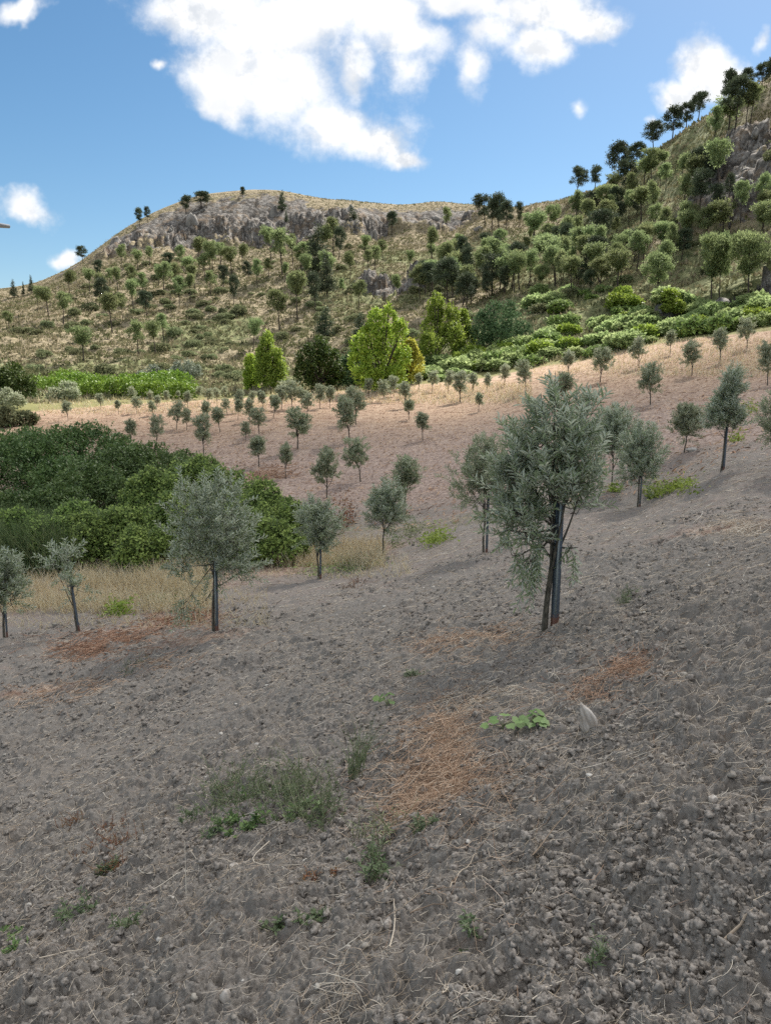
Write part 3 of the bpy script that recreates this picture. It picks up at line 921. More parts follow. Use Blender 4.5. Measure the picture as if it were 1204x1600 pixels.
def stake(x, y, h, lean, label, pale=True, w=0.034):
    """steel angle post driven into the soil"""
    z = gz(x, y)[0]
    a = 0.004
    prof = np.array([(-w, -w), (w, -w), (w, -w + a * 2), (-w + a * 2, -w + a * 2), (-w + a * 2, w), (-w, w)]) * 0.75
    V = np.concatenate([np.c_[prof, np.full(6, -0.25)], np.c_[prof * 0.97, np.full(6, h)]])
    V[6:, 0] += lean * h
    F4 = np.array([(i, (i + 1) % 6, (i + 1) % 6 + 6, i + 6) for i in range(6)])
    root = empty('tree_stake', (x, y, z))
    mk('post', V, [(F4, 0), (np.array([(6, 7, 8, 9, 10, 11)]), 0)], [M_stake], None, False, root)
    if pale:  # thin pale strip that paints the highlight down the post
        Vp = np.array([(-w * .75 - .003, -w * .75 - .004, .12), (-w * .75 + .017, -w * .75 - .004, .12), (-w * .75 + .017 + lean * h, -w * .75 - .004, h), (-w * .75 - .003 + lean * h, -w * .75 - .004, h)])
        Vp = np.concatenate([Vp, Vp + np.array([0, .0028, 0])])
        mk('highlight_strip', Vp, [(np.array([(0, 1, 2, 3), (7, 6, 5, 4), (0, 4, 5, 1), (1, 5, 6, 2), (2, 6, 7, 3), (3, 7, 4, 0)]), 0)], M_stakehighlight, None, False, root)
    th = np.linspace(0, 2 * PI, 13)
    Pt = np.stack([np.cos(th) * .055 - .02 + lean * h * .8, np.sin(th) * .05, np.full(13, h * 0.82)], 1)
    Vt, Ft = tubes(Pt[None], np.full((1, 13), .006), 5)
    mk('tie', Vt, [(Ft, 0)], M_tie, None, True, root)
    root.rotation_euler = (0, 0, 0.5)
    return tag(root, label, 'stake', 'metal stakes beside the olive trees')


stake(base_main[0] + 0.035, base_main[1] - 0.03, 1.16, 0.012, 'tall blue grey steel stake with a rusty foot, tied to the largest olive', True, 0.036)

# near olives, one by one: (px, py of the base, top py, crown width px, label, stake label or None)
NEAR = [
    (334, 992, 745, 165, 'broad dense olive on the left with leafy shoots hanging almost to the ground', 'dark stake under the broad dense olive on the left'),
    (122, 985, 838, 78, 'thin sparse leaning olive at the dry grass strip, left of the broad dense olive', 'leaning dark stake of the thin sparse olive by the dry grass'),
    (8, 1000, 862, 85, 'olive cut by the left edge of the view, in front of the dry grass', 'dark stake of the olive at the left edge'),
    (497, 902, 782, 62, 'small slender olive right of the broad left olive, against the bramble mound', 'thin stake of the slender olive by the bramble mound'),
    (598, 870, 757, 66, 'rounded olive on a single stem where the bare soil meets the pink field', None),
    (755, 866, 682, 118, 'wide pale olive partly hidden behind the largest olive', 'pair of dark props under the wide pale olive'),
    (995, 792, 672, 70, 'round olive on dark stakes just right of the largest olive', 'dark stake under the round olive right of the largest one'),
    (955, 764, 640, 74, 'tall olive peeping out behind the right side of the largest olive', None),
    (1125, 740, 585, 80, 'tall two tiered olive on two dark stakes on the right slope', 'dark stake of the two tiered olive on the right slope'),
    (1068, 708, 640, 52, 'small thin olive left of the two tiered olive', None),
    (1215, 745, 612, 95, 'olive with pale leaves cut by the right edge of the view', None),
]
for q, (px, py, top, wpx, lab, slab) in enumerate(NEAR):
    p = hit(px, py); Y = p[1]
    H = (py - top) / FPX * Y * 1.02; Wm = wpx / FPX * Y
    g = np.random.default_rng(40 + q)
    bot = H * (0.36 if q else 0.42)
    bl = rand_olive_blobs(g, Wm * 0.92, H * 0.97, bot, 9 if Wm > 1 else 6)
    hang = ()
    if q == 0:
        bl += [(-.36, -.1, .50, .17, .2, .26), (-.15, 0, .46, .13, .16, .16), (.42, 0, .95, .25, .25, .25), (-.42, 0, 1.0, .25, .25, .3), (.1, 0, 1.05, .4, .35, .25)]
        hang = (9,)
    if q == 8:
        bl = [(0.05, 0, H * .85, .18, .18, H * .14), (-.02, .05, H * .58, .34, .3, H * .14), (.2, 0, H * .5, .2, .2, .2), (-.25, 0, H * .5, .2, .2, .22), (0, 0, H * .72, .2, .2, .2)]
    big = Wm * H
    T = int(np.clip(160 * big ** 0.8 + 55, 80, 480))
    if q == 1: T = 60
    sc_l = 1.0 + 0.035 * max(0, Y - 8)
    if q == 5: T = int(T * .7)
    ol = make_olive(60 + q, bl, max(0.35, bot * 1.05), T, 8, 0.07 * sc_l, 0.017 * sc_l, 0.022, tw=0.24, wood=0.8, hang=hang, mat=M_olive_far if q in (5, 9, 10) else M_olive)
    ol.location = (p[0], p[1], gz(p[0], p[1])[0])
    ol.rotation_euler[1] = (-0.10 if q == 1 else float(g.normal(0, .03)))
    tag(ol, lab, 'tree', OLG)
    if slab:
        stake(p[0] + 0.05, p[1] - 0.02, min(H * 0.62, 1.15), 0.02 if q != 1 else -0.10, slab, q in (0, 6), 0.03 if q == 0 else 0.022)

# far olives share a few builds
OLP = []
for q in range(7):
    g = np.random.default_rng(200 + q)
    wq = [0.9, 1.05, 0.75, 1.2, 0.95, 0.65, 1.1][q]
    bl = rand_olive_blobs(g, wq, 2.0, 0.62, 6)
    OLP.append(Proto(make_olive(210 + q, bl, 0.66, 150, 6, 0.16, 0.05, 0.03, mat=M_olive_far, tmpl=LEAF4, tw=0.24, wood=1.3, detail=False)))
MID = [
    (632, 802, 712, 'olive standing alone left of the wide pale olive on the lower pink field'),
    (563, 753, 685, 'upright oval olive on the pink field, right one of the two nearest the gully'),
    (511, 778, 700, 'upright oval olive on the pink field, left one of the two nearest the gully'),
    (446, 747, 690, 'small olive with drooping side beside the bramble mound crest'),
    (405, 731, 678, 'compact round olive just above the bramble mound'),
    (465, 702, 637, 'larger round olive in mid field, left of the tall pair'),
    (547, 690, 622, 'lower tree of the tall overlapping pair in mid field'),
    (556, 664, 604, 'upper tree of the tall overlapping pair in mid field'),
    (318, 711, 650, 'slim two lobed olive right of the dark shrubs'),
    (344, 675, 637, 'small round olive on the pale straw above the slim two lobed olive'),
    (405, 680, 640, 'small olive between the compact round olive and the upper rows'),
    (245, 699, 650, 'leafy olive overlapping the right end of the dark shrubs'),
    (205, 698, 655, 'dark olive at the top of the dark shrubs, left of the leafy one'),
    (660, 689, 643, 'slender sapling alone on the pink field below the straw slope'),
    (638, 657, 624, 'small round sapling on the straw slope above the slender sapling'),
    (747, 643, 612, 'little round sapling alone left of the top of the largest olive'),
    (1015, 632, 566, 'full round olive on the straw slope above the right of the largest olive'),
    (1080, 588, 538, 'olive with thin stem on the orange straw, right of the full round olive'),
    (1124, 567, 516, 'olive high on the orange straw near the green bushes on the right'),
    (1166, 545, 500, 'topmost olive on the right of the straw slope against the green bushes'),
    (1198, 602, 538, 'olive on the straw slope at the right edge of the view'),
    (937, 597, 546, 'round topped olive on the upper straw edge above the largest olive'),
    (998, 575, 530, 'wide low olive at the upper straw edge, third from the right bushes'),
    (886, 588, 548, 'wispy olive at the upper straw edge against the light green shrubs'),
    (1046, 555, 516, 'grey olive at the upper straw edge between two wider olives'),
    (822, 613, 563, 'spreading olive above the left shoulder of the largest olive'),
    (787, 605, 572, 'pale small olive left of the spreading olive at the straw edge'),
    (875, 640, 585, 'dark topped olive directly behind the top of the largest olive'),
    (718, 628, 583, 'pale twiggy olive on the straw edge below the lime green trees'),
    (700, 617, 580, 'grey small olive left of the pale twiggy olive'),
]
for q, (px, py, top, lab) in enumerate(MID):
    p = hit(px, py)
    H = (py - top) / FPX * p[1]
    g = np.random.default_rng(q)
    wv = g.uniform(.8, 1.25)
    r = OLP[(q * 3 + q // 7) % 7].use((p[0], p[1], gz(p[0], p[1])[0]), g.uniform(0, 6.28), (H / 2.05 * wv, H / 2.05 * wv, H / 2.05), (g.normal(0, .06), g.normal(0, .06)))
    tag(r, lab, 'tree', OLG)
SMALL = [(107, 658, 26), (158, 640, 22), (186, 647, 22), (214, 647, 26), (240, 650, 26), (208, 628, 20), (235, 632, 20), (244, 640, 24), (262, 633, 22), (294, 640, 26), (325, 634, 24), (339, 628, 22),
         (276, 672, 36), (292, 672, 32), (324, 660, 30), (370, 645, 36), (372, 656, 30), (355, 648, 24), (312, 625, 18), (352, 624, 20), (390, 660, 34), (427, 655, 36), (440, 640, 34), (412, 643, 28), (455, 640, 40),
         (472, 640, 36), (480, 650, 36), (500, 640, 34), (515, 637, 34), (428, 640, 22), (280, 626, 16), (448, 628, 26), (395, 632, 22), (600, 628, 30), (615, 620, 26), (633, 638, 40), (632, 622, 26), (655, 612, 26),
         (675, 612, 26), (384, 690, 30), (180, 622, 18), (760, 612, 26), (738, 616, 28), (576, 622, 26)]
for q, (px, py, h) in enumerate(SMALL):
    p = hit(px, py)
    g = np.random.default_rng(500 + q)
    r = OLP[(q * 5 + 2) % 7].use((p[0], p[1], gz(p[0], p[1])[0]), g.uniform(0, 6.28), h * 1.1 / FPX * p[1] / 2.05 * g.uniform(.85, 1.1), (g.normal(0, .08), g.normal(0, .08)))
    tag(r, 'tiny grey green olive in the crowded upper rows of the pale straw field', 'tree', 'small olives crowded in the upper rows')


# ---------- pines
def make_pine(seed, H, blobs, n, L, Wd, mat, lean=0.0, r0=0.15, limbs=True, name='pine_tree'):
    g = np.random.default_rng(seed)
    root = empty(name)
    P, rv = trunk_geo(g, H * 0.92, r0, r0 * 0.3, lean, 8)
    parts = [tubes(P[None], rv[None], 7)]
    if limbs:
        for b in blobs[::3]:
            c = np.array(b[:3]); zz = max(H * 0.35, c[2] - abs(c[0]) * 0.7 - 0.5)
            s = np.array([np.interp(zz, P[:, 2], P[:, 0]), np.interp(zz, P[:, 2], P[:, 1]), zz])
            parts.append(tubes(bez(s, (s + c) / 2 + np.array([0, 0, -.15]), c, 5)[None], np.linspace(r0 * .4, r0 * .1, 5)[None], 5))
    V, F = join(parts)
    mk('trunk', V, [(F, 0)], M_pinebark, None, True, root)
    # needle tufts gathered in loose sprays round the twig ends
    B = np.array(blobs, float)
    wt = B[:, 3] * B[:, 4]
    k = g.choice(len(B), n, p=wt / wt.sum())
    c = B[k, :3] + np.clip(g.normal(0, .52, (n, 3)), -1.2, 1.2) * B[k, 3:6]
    d = norm((c - B[k, :3]) / B[k, 3:6] * .5 + rdir(g, n) * .8 + np.array([0, 0, .45]))
    s_ = g.uniform(.6, 1.3, n)
    V, F, kk = leaves(c, d, norm(np.array([0, 0, .7]) + rdir(g, n)), L * s_, Wd * s_)
    rn = np.repeat(np.clip(.45 * g.random(n) + .55 * g.random(len(B))[k], 0, 1), kk)
    mk('crown', V, [(F, 0)], mat, rn, False, root)
    return root


def umbrella_blobs(g, H, cw, ch, n, style=0):
    """sprays of an umbrella crown: a lit domed top, thinning out down the trunk"""
    bl = []
    ox, oy = g.normal(0, .05, 2)
    for i in range(n):
        u = ((i + g.random()) / n) ** 1.25
        prof = np.interp(u, [0, .2, .5, .8, 1], [[.30, .75, 1, .75, .4], [.35, .7, .9, .95, .6], [.2, .5, .8, .85, .5], [.6, 1, .9, .5, .25]][style])
        a = g.uniform(0, 6.28); r = cw * .5 * prof * g.random() ** .45
        z = H - .25 - ch * u
        s = g.uniform(.40, .95) * (1 - .25 * u)
        bl.append((math.cos(a) * r + ox * (z - H * .4), math.sin(a) * r + oy * (z - H * .4), z, s, s, s * g.uniform(.5, .75)))
    return bl


UMB, DARK, CON, BIGP = [], [], [], []
for q in range(10):
    g = np.random.default_rng(300 + q)
    H = 7.0
    UMB.append(Proto(make_pine(410 + q, H, umbrella_blobs(g, H, g.uniform(3.3, 4.5), g.uniform(2.3, 3.5), int(g.integers(24, 36)), [0, 3, 0, 3, 1][q % 5]), 2500, 0.34, 0.17, M_pine, g.normal(0, .05))))
for q in range(4):
    g = np.random.default_rng(340 + q)
    H = 7.0
    DARK.append(Proto(make_pine(350 + q, H, umbrella_blobs(g, H, g.uniform(3.4, 4.6), g.uniform(3.4, 4.6), 34, [0, 1, 3, 1][q]), 3400, 0.34, 0.16, M_dark_pine, g.normal(0, .03))))
for q in range(3):
    g = np.random.default_rng(370 + q)
    bl = []
    for k in range(11):
        z = 1.2 + 5.5 * k / 10; rr = 1.5 * (1 - k / 11.5) + 0.2
        for m in range(3):
            a = g.uniform(0, 6.28)
            bl.append((math.cos(a) * rr * .55, math.sin(a) * rr * .55, z, rr * .55, rr * .55, 0.34))
    CON.append(Proto(make_pine(380 + q, 7.0, bl, 2400, 0.34, 0.14, M_dark_pine, 0, 0.12, False)))
for q in range(4):
    g = np.random.default_rng(390 + q)
    H = 9.0
    bl = [(a, b, c, d * 1.2, e * 1.2, f * 1.15) for a, b, c, d, e, f in umbrella_blobs(g, H, 6.0, 4.4, 44, [0, 3, 1, 0][q])]
    BIGP.append(Proto(make_pine(395 + q, H, bl, 5600, 0.36, 0.18, M_pine if q < 2 else M_dark_pine, g.normal(0, .04), 0.17)))

kinds = {'u': (UMB, 7.0), 'd': (DARK, 7.0), 'c': (CON, 7.0), 'b': (BIGP[:2], 9.0), 'B': (BIGP[2:], 9.0)}
cnt = {k: 0 for k in kinds}
PLACED = []


def pine(px, py, h, kind, label, group, wide=1.0):
    p = hit(px, py)
    lst, H0 = kinds[kind]
    pr_ = lst[cnt[kind] % len(lst)]; cnt[kind] += 1
    g = np.random.default_rng(int(px * 7 + py * 13) % 100000)
    dist = math.hypot(p[1], p[0]) * math.cos(math.atan2(p[0], p[1]))
    s = h / FPX * dist / H0
    r = pr_.use((p[0], p[1], gz(p[0], p[1])[0] - 0.15), g.uniform(0, 6.28), (s * wide * g.uniform(.8, 1.2), s * wide * g.uniform(.8, 1.2), s), (g.normal(0, .05), g.normal(0, .05)))
    PLACED.append((px, py))
    return tag(r, label, 'tree', group)


RG = 'pines along the skyline of the left hill'
for (px, py, h, k, w, lab) in [
    (219, 354, 27, 'd', .9, 'left tree of the small dark pair on the bare left shoulder of the ridge'),
    (231, 346, 23, 'd', .8, 'right tree of the small dark pair on the bare left shoulder of the ridge'),
    (291, 334, 26, 'd', 1.1, 'dark oval tree leaning over the top of the grey cliff'),
    (315, 327, 26, 'd', 1.5, 'wide dark tree on the cliff top right of the dark oval one'),
    (379, 308, 16, 'd', 1.0, 'little dark tree alone on the highest grassy skyline'),
    (441, 334, 32, 'c', .9, 'dark conical tree rooted in the cliff below the skyline'),
    (553, 353, 40, 'c', 1.1, 'ragged dark tree breaking the skyline right of the cliff'),
    (130, 410, 24, 'd', 1.1, 'dark oval tree at the foot of the left skyline above the two small clouds'),
    (23, 466, 28, 'c', .8, 'first of three dark conifers at the far left end of the hill'),
    (37, 462, 22, 'c', .6, 'thin middle one of three dark conifers at the far left end'),
    (50, 458, 28, 'c', .7, 'tallest right one of three dark conifers at the far left end'),
    (757, 355, 46, 'd', .9, 'left tree of the dark ridge clump at the saddle'),
    (768, 357, 46, 'd', .9, 'second tree of the dark ridge clump at the saddle'),
    (779, 356, 54, 'd', .9, 'tallest tree of the dark ridge clump at the saddle'),
    (791, 358, 42, 'd', .8, 'right tree of the dark ridge clump at the saddle'),
    (812, 352, 40, 'd', .55, 'lone slim umbrella pine on the saddle right of the dark clump'),
    (612, 366, 34, 'd', .8, 'single dark pine on the ridge rocks between the cliff and the saddle'),
    (697, 372, 40, 'u', .7, 'grey green pine on the ridge rocks left of the saddle clump'),
    (448, 352, 18, 'c', .9, 'small dark shrubby conifer on the cliff under the highest skyline')]:
    pine(px, py, h, k, lab, RG, w)
SG_ = 'tall pines on the skyline of the right spur'
for (px, py, h, k, w, lab) in [
    (900, 312, 44, 'B', .9, 'lowest tall pine of the right spur skyline, next to the saddle'),
    (928, 302, 36, 'd', .9, 'round topped pine right of the lowest spur skyline pine'),
    (964, 292, 64, 'B', .9, 'tall broad dark pine standing out on the right spur skyline'),
    (995, 270, 42, 'B', .9, 'dark pine on the spur below the twin umbrella pines'),
    (1021, 234, 46, 'B', 1.1, 'wide open pine with sky showing through, above the spur'),
    (1050, 212, 48, 'd', 1.0, 'left one of three flat topped pines on the upper spur skyline'),
    (1072, 196, 42, 'd', 1.0, 'middle one of three flat topped pines on the upper spur skyline'),
    (1090, 192, 40, 'd', 1.0, 'right one of three flat topped pines on the upper spur skyline'),
    (1136, 182, 60, 'B', .8, 'tall dark pine on the upper spur under the right cloud'),
    (1165, 148, 36, 'B', 1.0, 'dark pine near the top right corner of the spur'),
    (1188, 142, 38, 'B', 1.0, 'broad dark pine right of the one near the spur top'),
    (1204, 136, 42, 'B', 1.0, 'dark pine at the right edge on the very top of the spur'),
    (1145, 236, 72, 'B', .8, 'big dark pine with visible trunk leaning above the pale path')]:
    pine(px, py, h, k, lab, SG_, w)
FG = 'umbrella pines on the lower right slope'
for (px, py, h, k, w, lab) in [
    (1026, 472, 76, 'b', .8, 'shady pine low on the right slope beside the pair of umbrella pines'),
    (1112, 464, 112, 'b', .75, 'left tall umbrella pine of the pair above the green bushes'),
    (1124, 458, 104, 'b', .5, 'slim pine squeezed between the pair of tall umbrella pines'),
    (1170, 452, 110, 'b', .72, 'right tall umbrella pine of the pair above the green bushes'),
    (1192, 352, 50, 'u', 1.0, 'round pine at the right edge below the grey outcrop'),
    (1068, 382, 54, 'u', .9, 'round pine right of the middle of the spur with forked stem'),
    (1118, 342, 78, 'u', .7, 'tall pine in front of the grey outcrop on the right spur'),
    (936, 452, 50, 'b', 1.0, 'wide leaning pine low on the spur over the pale green shrubs'),
    (1112, 262, 60, 'u', .7, 'slim tall pine beside the pale path on the upper spur'),
    (1170, 216, 54, 'u', .8, 'pine with bare trunk on the upper spur near the right edge'),
    (700, 480, 70, 'B', .9, 'dense dark pine in the hollow behind the lime green trees'),
    (728, 488, 60, 'B', 1.0, 'second dense dark pine in the hollow, above the bluish bush'),
    (672, 470, 50, 'B', .8, 'left dark pine of the hollow behind the lime green trees'),
    (497, 428, 78, 'c', 1.0, 'tallest dark conifer in the middle of the left hill'),
    (511, 462, 66, 'c', .9, 'dark conifer just below the tallest one on the left hill'),
    (493, 482, 56, 'd', .8, 'dark broad pine left of the pair of dark conifers'),
    (507, 530, 52, 'c', 1.2, 'dark tiered conifer above the dark green round tree'),
    (565, 528, 38, 'c', 1.7, 'squat dark conifer left of the lime green trees')]:
    pine(px, py, h, k, lab, FG, w)
LG = 'scattered umbrella pines on the left hill slope'
LEFT = [(77, 502, 46), (15, 520, 36), (131, 568, 54), (176, 523, 50), (155, 480, 46), (154, 434, 34), (193, 505, 44), (210, 495, 50), (217, 563, 50), (243, 550, 46), (256, 530, 48), (230, 500, 44), (280, 479, 48), (298, 475, 48),
        (256, 460, 46), (332, 430, 46), (328, 426, 40), (320, 432, 36), (424, 405, 46), (441, 425, 62), (458, 412, 46), (420, 432, 32), (521, 400, 50), (530, 405, 50), (465, 500, 70), (437, 515, 64), (395, 547, 56), (547, 435, 48),
        (190, 420, 34), (300, 440, 40), (275, 450, 36), (248, 440, 34), (225, 470, 38), (205, 450, 34), (390, 440, 30), (445, 445, 34), (455, 470, 40), (640, 420, 34), (655, 452, 40), (585, 420, 34), (675, 410, 36), (715, 400, 36), (480, 440, 40), (536, 460, 30), (262, 425, 36), (285, 420, 34), (312, 418, 40), (345, 415, 36), (362, 425, 42), (378, 418, 36), (235, 418, 30), (215, 425, 32), (172, 445, 32), (185, 455, 36), (402, 452, 42), (350, 455, 40), (330, 465, 42), (305, 455, 40), (470, 420, 44), (490, 412, 40), (505, 405, 44), (512, 440, 44), (140, 460, 36), (160, 470, 40), (568, 402, 36), (598, 402, 34), (575, 440, 34), (620, 470, 40), (560, 478, 40), (365, 480, 44), (60, 490, 40), (110, 470, 36), (100, 510, 44)]
for (px, py, h) in LEFT:
    pine(px, py, h * g.uniform(.85, 1.15), 'd' if int(px * 3 + py) % 7 == 0 else 'u', 'slender round headed pine scattered on the open grassy slope of the left hill', LG, g.uniform(.65, 1.0))
g = np.random.default_rng(77)
lower = lambda x: np.interp(x, [640, 700, 780, 860, 940, 1020, 1100, 1204], [470, 480, 470, 470, 460, 450, 420, 395])
upper = lambda x: np.interp(x, [640, 700, 780, 850, 900, 960, 1000, 1050, 1100, 1150, 1204], [415, 405, 392, 366, 335, 310, 285, 250, 225, 215, 190])
tries = 0
WG = 'pines crowded in the wood on the right spur'
nwood = 0
while nwood < 150 and tries < 6000:
    tries += 1
    px = g.uniform(645, 1215); py = g.uniform(upper(px), lower(px))
    if any(abs(px - a) < 9 and abs(py - b) < 7 for a, b in PLACED): continue
    if any(((px - a) / 26) ** 2 + ((py - b) / 28) ** 2 < 1 for a, b in ((1150, 262), (1135, 300), (1112, 335), (1175, 300), (1190, 240))): continue
    if px > 1050 and py > 400 and g.random() < .6: continue
    p = hit(px, py)
    if vnoise(np.array([px / 34]), np.array([py / 22]), 5)[0] < .30: continue
    h = g.uniform(3.2, 7.4) ** 1.0 * FPX / p[1]
    h = min(h, 60)
    pine(px, py, h, 'u' if g.random() < .76 else ('d' if g.random() < .75 else 'b'), 'green pine crowded among its like in the wood on the right spur', WG, g.uniform(.6, 1.15))
    nwood += 1

# ------------------------------------------------------------------ broadleaf trees at the field edge
def leafy(name, seed, px, py, blobs, n, L, Wd, mat, label, cat='tree', trunk_h=2.0, scale_px=None, droop=0.0, group=None, part=True):
    """blobs are (dx px, height px, ry/rx, rx px, rz px) measured on the spot"""
    p = hit(px, py); k = p[1] / FPX
    g = np.random.default_rng(seed)
    bl = []
    for (dx, hz, rx, rz) in blobs:
        b = (dx * k * 1.12, g.normal(0, .5) * rx * k, hz * k, rx * k * .80, rx * k * g.uniform(.6, .8), rz * k * .86)
        bl.append(b)
        for q in range(4):
            u = rdir(g, 1)[0]; u[2] = abs(u[2]) * .9 + .1; f = g.uniform(.28, .46)
            bl.append((b[0] + u[0] * b[3] * .8, b[1] + u[1] * b[4] * .8, b[2] + u[2] * b[5] * .85, b[3] * f, b[4] * f, b[5] * f * 1.35))
    V, F, rn = shell_leaves(g, bl, int(n * 1.15), L * .95, Wd * .95, 0.3, LEAF4, droop, 0.5, 0.5, 6, 3.2)
    z = gz(p[0], p[1])[0]
    if part:
        root = empty(name, (p[0], p[1], z))
        P, rv = trunk_geo(g, trunk_h, 0.16, 0.07, 0, 6)
        parts = [tubes(P[None], rv[None], 7)]
        for b in bl:
            c = np.array(b[:3]); s = P[2]
            parts.append(tubes(bez(s, np.array([c[0] * .6, c[1] * .6, c[2] * .5 + s[2] * .5]), c, 5)[None], np.linspace(.07, .02, 5)[None], 5))
        Vt, Ft = join(parts)
        mk('trunk', Vt, [(Ft, 0)], M_pinebark, None, True, root)
        mk('crown', V, [(F, 0)], mat, rn, False, root)
    else:
        root = mk(name, V, [(F, 0)], mat, rn, False, None, None, (p[0], p[1], z))
    return tag(root, label, cat, group)


leafy('broadleaf_tree', 1, 593, 612, [(-6, 106, 13, 20), (12, 109, 12, 18), (27, 84, 14, 22), (-28, 66, 16, 18), (-12, 74, 18, 24), (10, 72, 18, 26), (-31, 42, 16, 18), (-8, 42, 20, 24), (16, 44, 20, 26), (32, 52, 12, 20), (0, 18, 28, 18), (-22, 20, 18, 16), (22, 20, 18, 16)], 9500, .30, .17, M_lime, 'brightest lime green tree with several tall rounded tops in the middle')
leafy('broadleaf_tree', 2, 634, 600, [(0, 46, 18, 18), (-12, 30, 15, 20), (12, 32, 15, 20), (0, 18, 20, 16), (4, 58, 10, 10)], 4500, .28, .16, M_gold, 'golden green round tree against the right side of the lime tree')
leafy('broadleaf_tree', 3, 680, 572, [(0, 80, 15, 22), (-4, 50, 20, 26), (-8, 22, 22, 22), (3, 95, 9, 12), (22, 65, 15, 22), (24, 38, 20, 24)], 7500, .28, .16, M_midgreen, 'olive green tree with a tall pointed top behind the lime tree')
leafy('broadleaf_tree', 4, 722, 558, [(0, 42, 13, 20), (-8, 26, 15, 20), (8, 24, 13, 18), (0, 56, 8, 12)], 3500, .28, .16, M_midgreen, 'shorter yellow green tree at the right end of the lime tree group')
leafy('broadleaf_tree', 5, 421, 612, [(0, 66, 13, 18), (-6, 44, 17, 22), (8, 42, 18, 22), (0, 20, 22, 20), (4, 30, 24, 20), (1, 80, 7, 10)], 6500, .28, .16, M_midgreen, 'pointed mid green tree, left one beside the dark round tree')
leafy('broadleaf_tree', 6, 392, 612, [(0, 40, 9, 16), (0, 22, 11, 18), (3, 10, 13, 12)], 2200, .28, .16, M_lime, 'small bright yellow green tree at the far left of the bright trees')
leafy('broadleaf_tree', 7, 500, 612, [(0, 66, 14, 16), (-14, 46, 18, 20), (12, 46, 20, 20), (0, 34, 26, 22), (-20, 26, 16, 18), (20, 26, 17, 18), (0, 14, 24, 14)], 7500, .28, .15, M_deepgreen, 'dark olive green round tree between the pointed tree and the lime tree')
leafy('round_bush', 8, 778, 545, [(0, 36, 30, 30), (-22, 28, 22, 26), (24, 30, 24, 28), (0, 18, 42, 20), (-30, 14, 18, 16), (34, 16, 18, 18)], 8000, .28, .17, M_teal, 'big rounded bluish green bush right of the lime tree group', 'bush', part=False)
leafy('round_bush', 9, 545, 605, [(0, 22, 24, 22), (-18, 16, 20, 18), (20, 20, 20, 20), (4, 40, 16, 16)], 5000, .26, .16, M_teal, 'bluish green bush filling the gap left of the lime tree', 'bush', part=False)
SB = 'grey leaved shrubs along the foot of the left hill'
leafy('silver_bush', 10, 291, 598, [(0, 18, 18, 17), (-12, 11, 14, 12), (12, 11, 16, 13)], 3200, .22, .12, M_silver, 'larger silvery shrub behind the vine rows, below the dark scrub', 'bush', part=False, group=SB)
leafy('silver_bush', 11, 238, 594, [(0, 12, 14, 12), (-12, 8, 10, 8), (10, 9, 10, 9)], 2400, .2, .11, M_silver, 'smaller silvery shrub left of the larger one behind the vine rows', 'bush', part=False, group=SB)
leafy('round_bush', 12, 18, 628, [(0, 30, 30, 26), (-20, 22, 24, 22), (20, 20, 20, 20), (0, 12, 36, 16)], 5500, .26, .16, M_deepgreen, 'dark bush at the left edge beside the vine rows', 'bush', part=False)
leafy('silver_bush', 13, 100, 628, [(0, 16, 16, 14), (-12, 10, 12, 11), (12, 10, 12, 11)], 2600, .2, .1, M_olive_far, 'grey green bush in front of the vine rows on the left', 'bush', part=False, group=SB)
leafy('silver_bush', 14, 10, 640, [(0, 14, 20, 14), (20, 10, 16, 10)], 2600, .2, .1, M_olive_far, 'grey green bush under the dark bush at the left edge', 'bush', part=False, group=SB)
leafy('round_bush', 15, 15, 665, [(0, 16, 26, 16), (22, 11, 18, 12), (-20, 12, 18, 14)], 3800, .24, .14, M_scrub, 'brownish green bush at the left edge above the dark shrubs', 'bush', part=False)

# vine rows on the left beyond the field
VG = 'rows of vines behind the straw field'
for q, (ya, yb, xa, xb) in enumerate([(612, 616, 45, 300), (606, 610, 60, 290), (601, 605, 90, 280), (622, 624, 120, 300)]):
    a = hit(xa, ya); b = hit(xb, yb); g = np.random.default_rng(600 + q)
    ln = np.linalg.norm(b - a); nb = int(ln / 0.9)
    bl = []
    mid_ = (a + b) / 2
    for k in range(nb + 1):
        x, y = a[:2] + (b[:2] - a[:2]) * k / nb
        bl.append((x - mid_[0], y - mid_[1], gz(x, y)[0] - mid_[2] + 0.75, .75, .6, g.uniform(.6, .9)))
    V, F, rn = shell_leaves(g, bl, 5200, .22, .17, .4, LEAF4, 0, .4, .3)
    o = mk('vine_row', V, [(F, 0)], M_vine, rn, False, None, None, mid_)
    tag(o, ['second of the bright green vine rows behind the straw field', 'third of the bright green vine rows, behind the second', 'farthest bright green vine row at the foot of the hill', 'front bright green vine row, nearest the straw field'][q], 'vines', VG)

# ------------------------------------------------------------------ leafy shrubs right of the lime trees
def bush_proto(name, seed, mat, n, L, Wd, flat=0.8, droop=0.0):
    g = np.random.default_rng(seed)
    bl = []
    for k in range(9):
        a = g.uniform(0, 6.28); r = 0.6 * math.sqrt(g.random())
        s = g.uniform(.32, .52)
        bl.append((math.cos(a) * r, math.sin(a) * r, s * .6 + g.uniform(0, .55) * (1 - r), s, s, s * flat))
    V, F, rn = shell_leaves(g, bl, n, L, Wd, .45, LEAF4, droop, .45, .40, 8, 2.4)
    return Proto(mk(name, V, [(F, 0)], mat, rn))


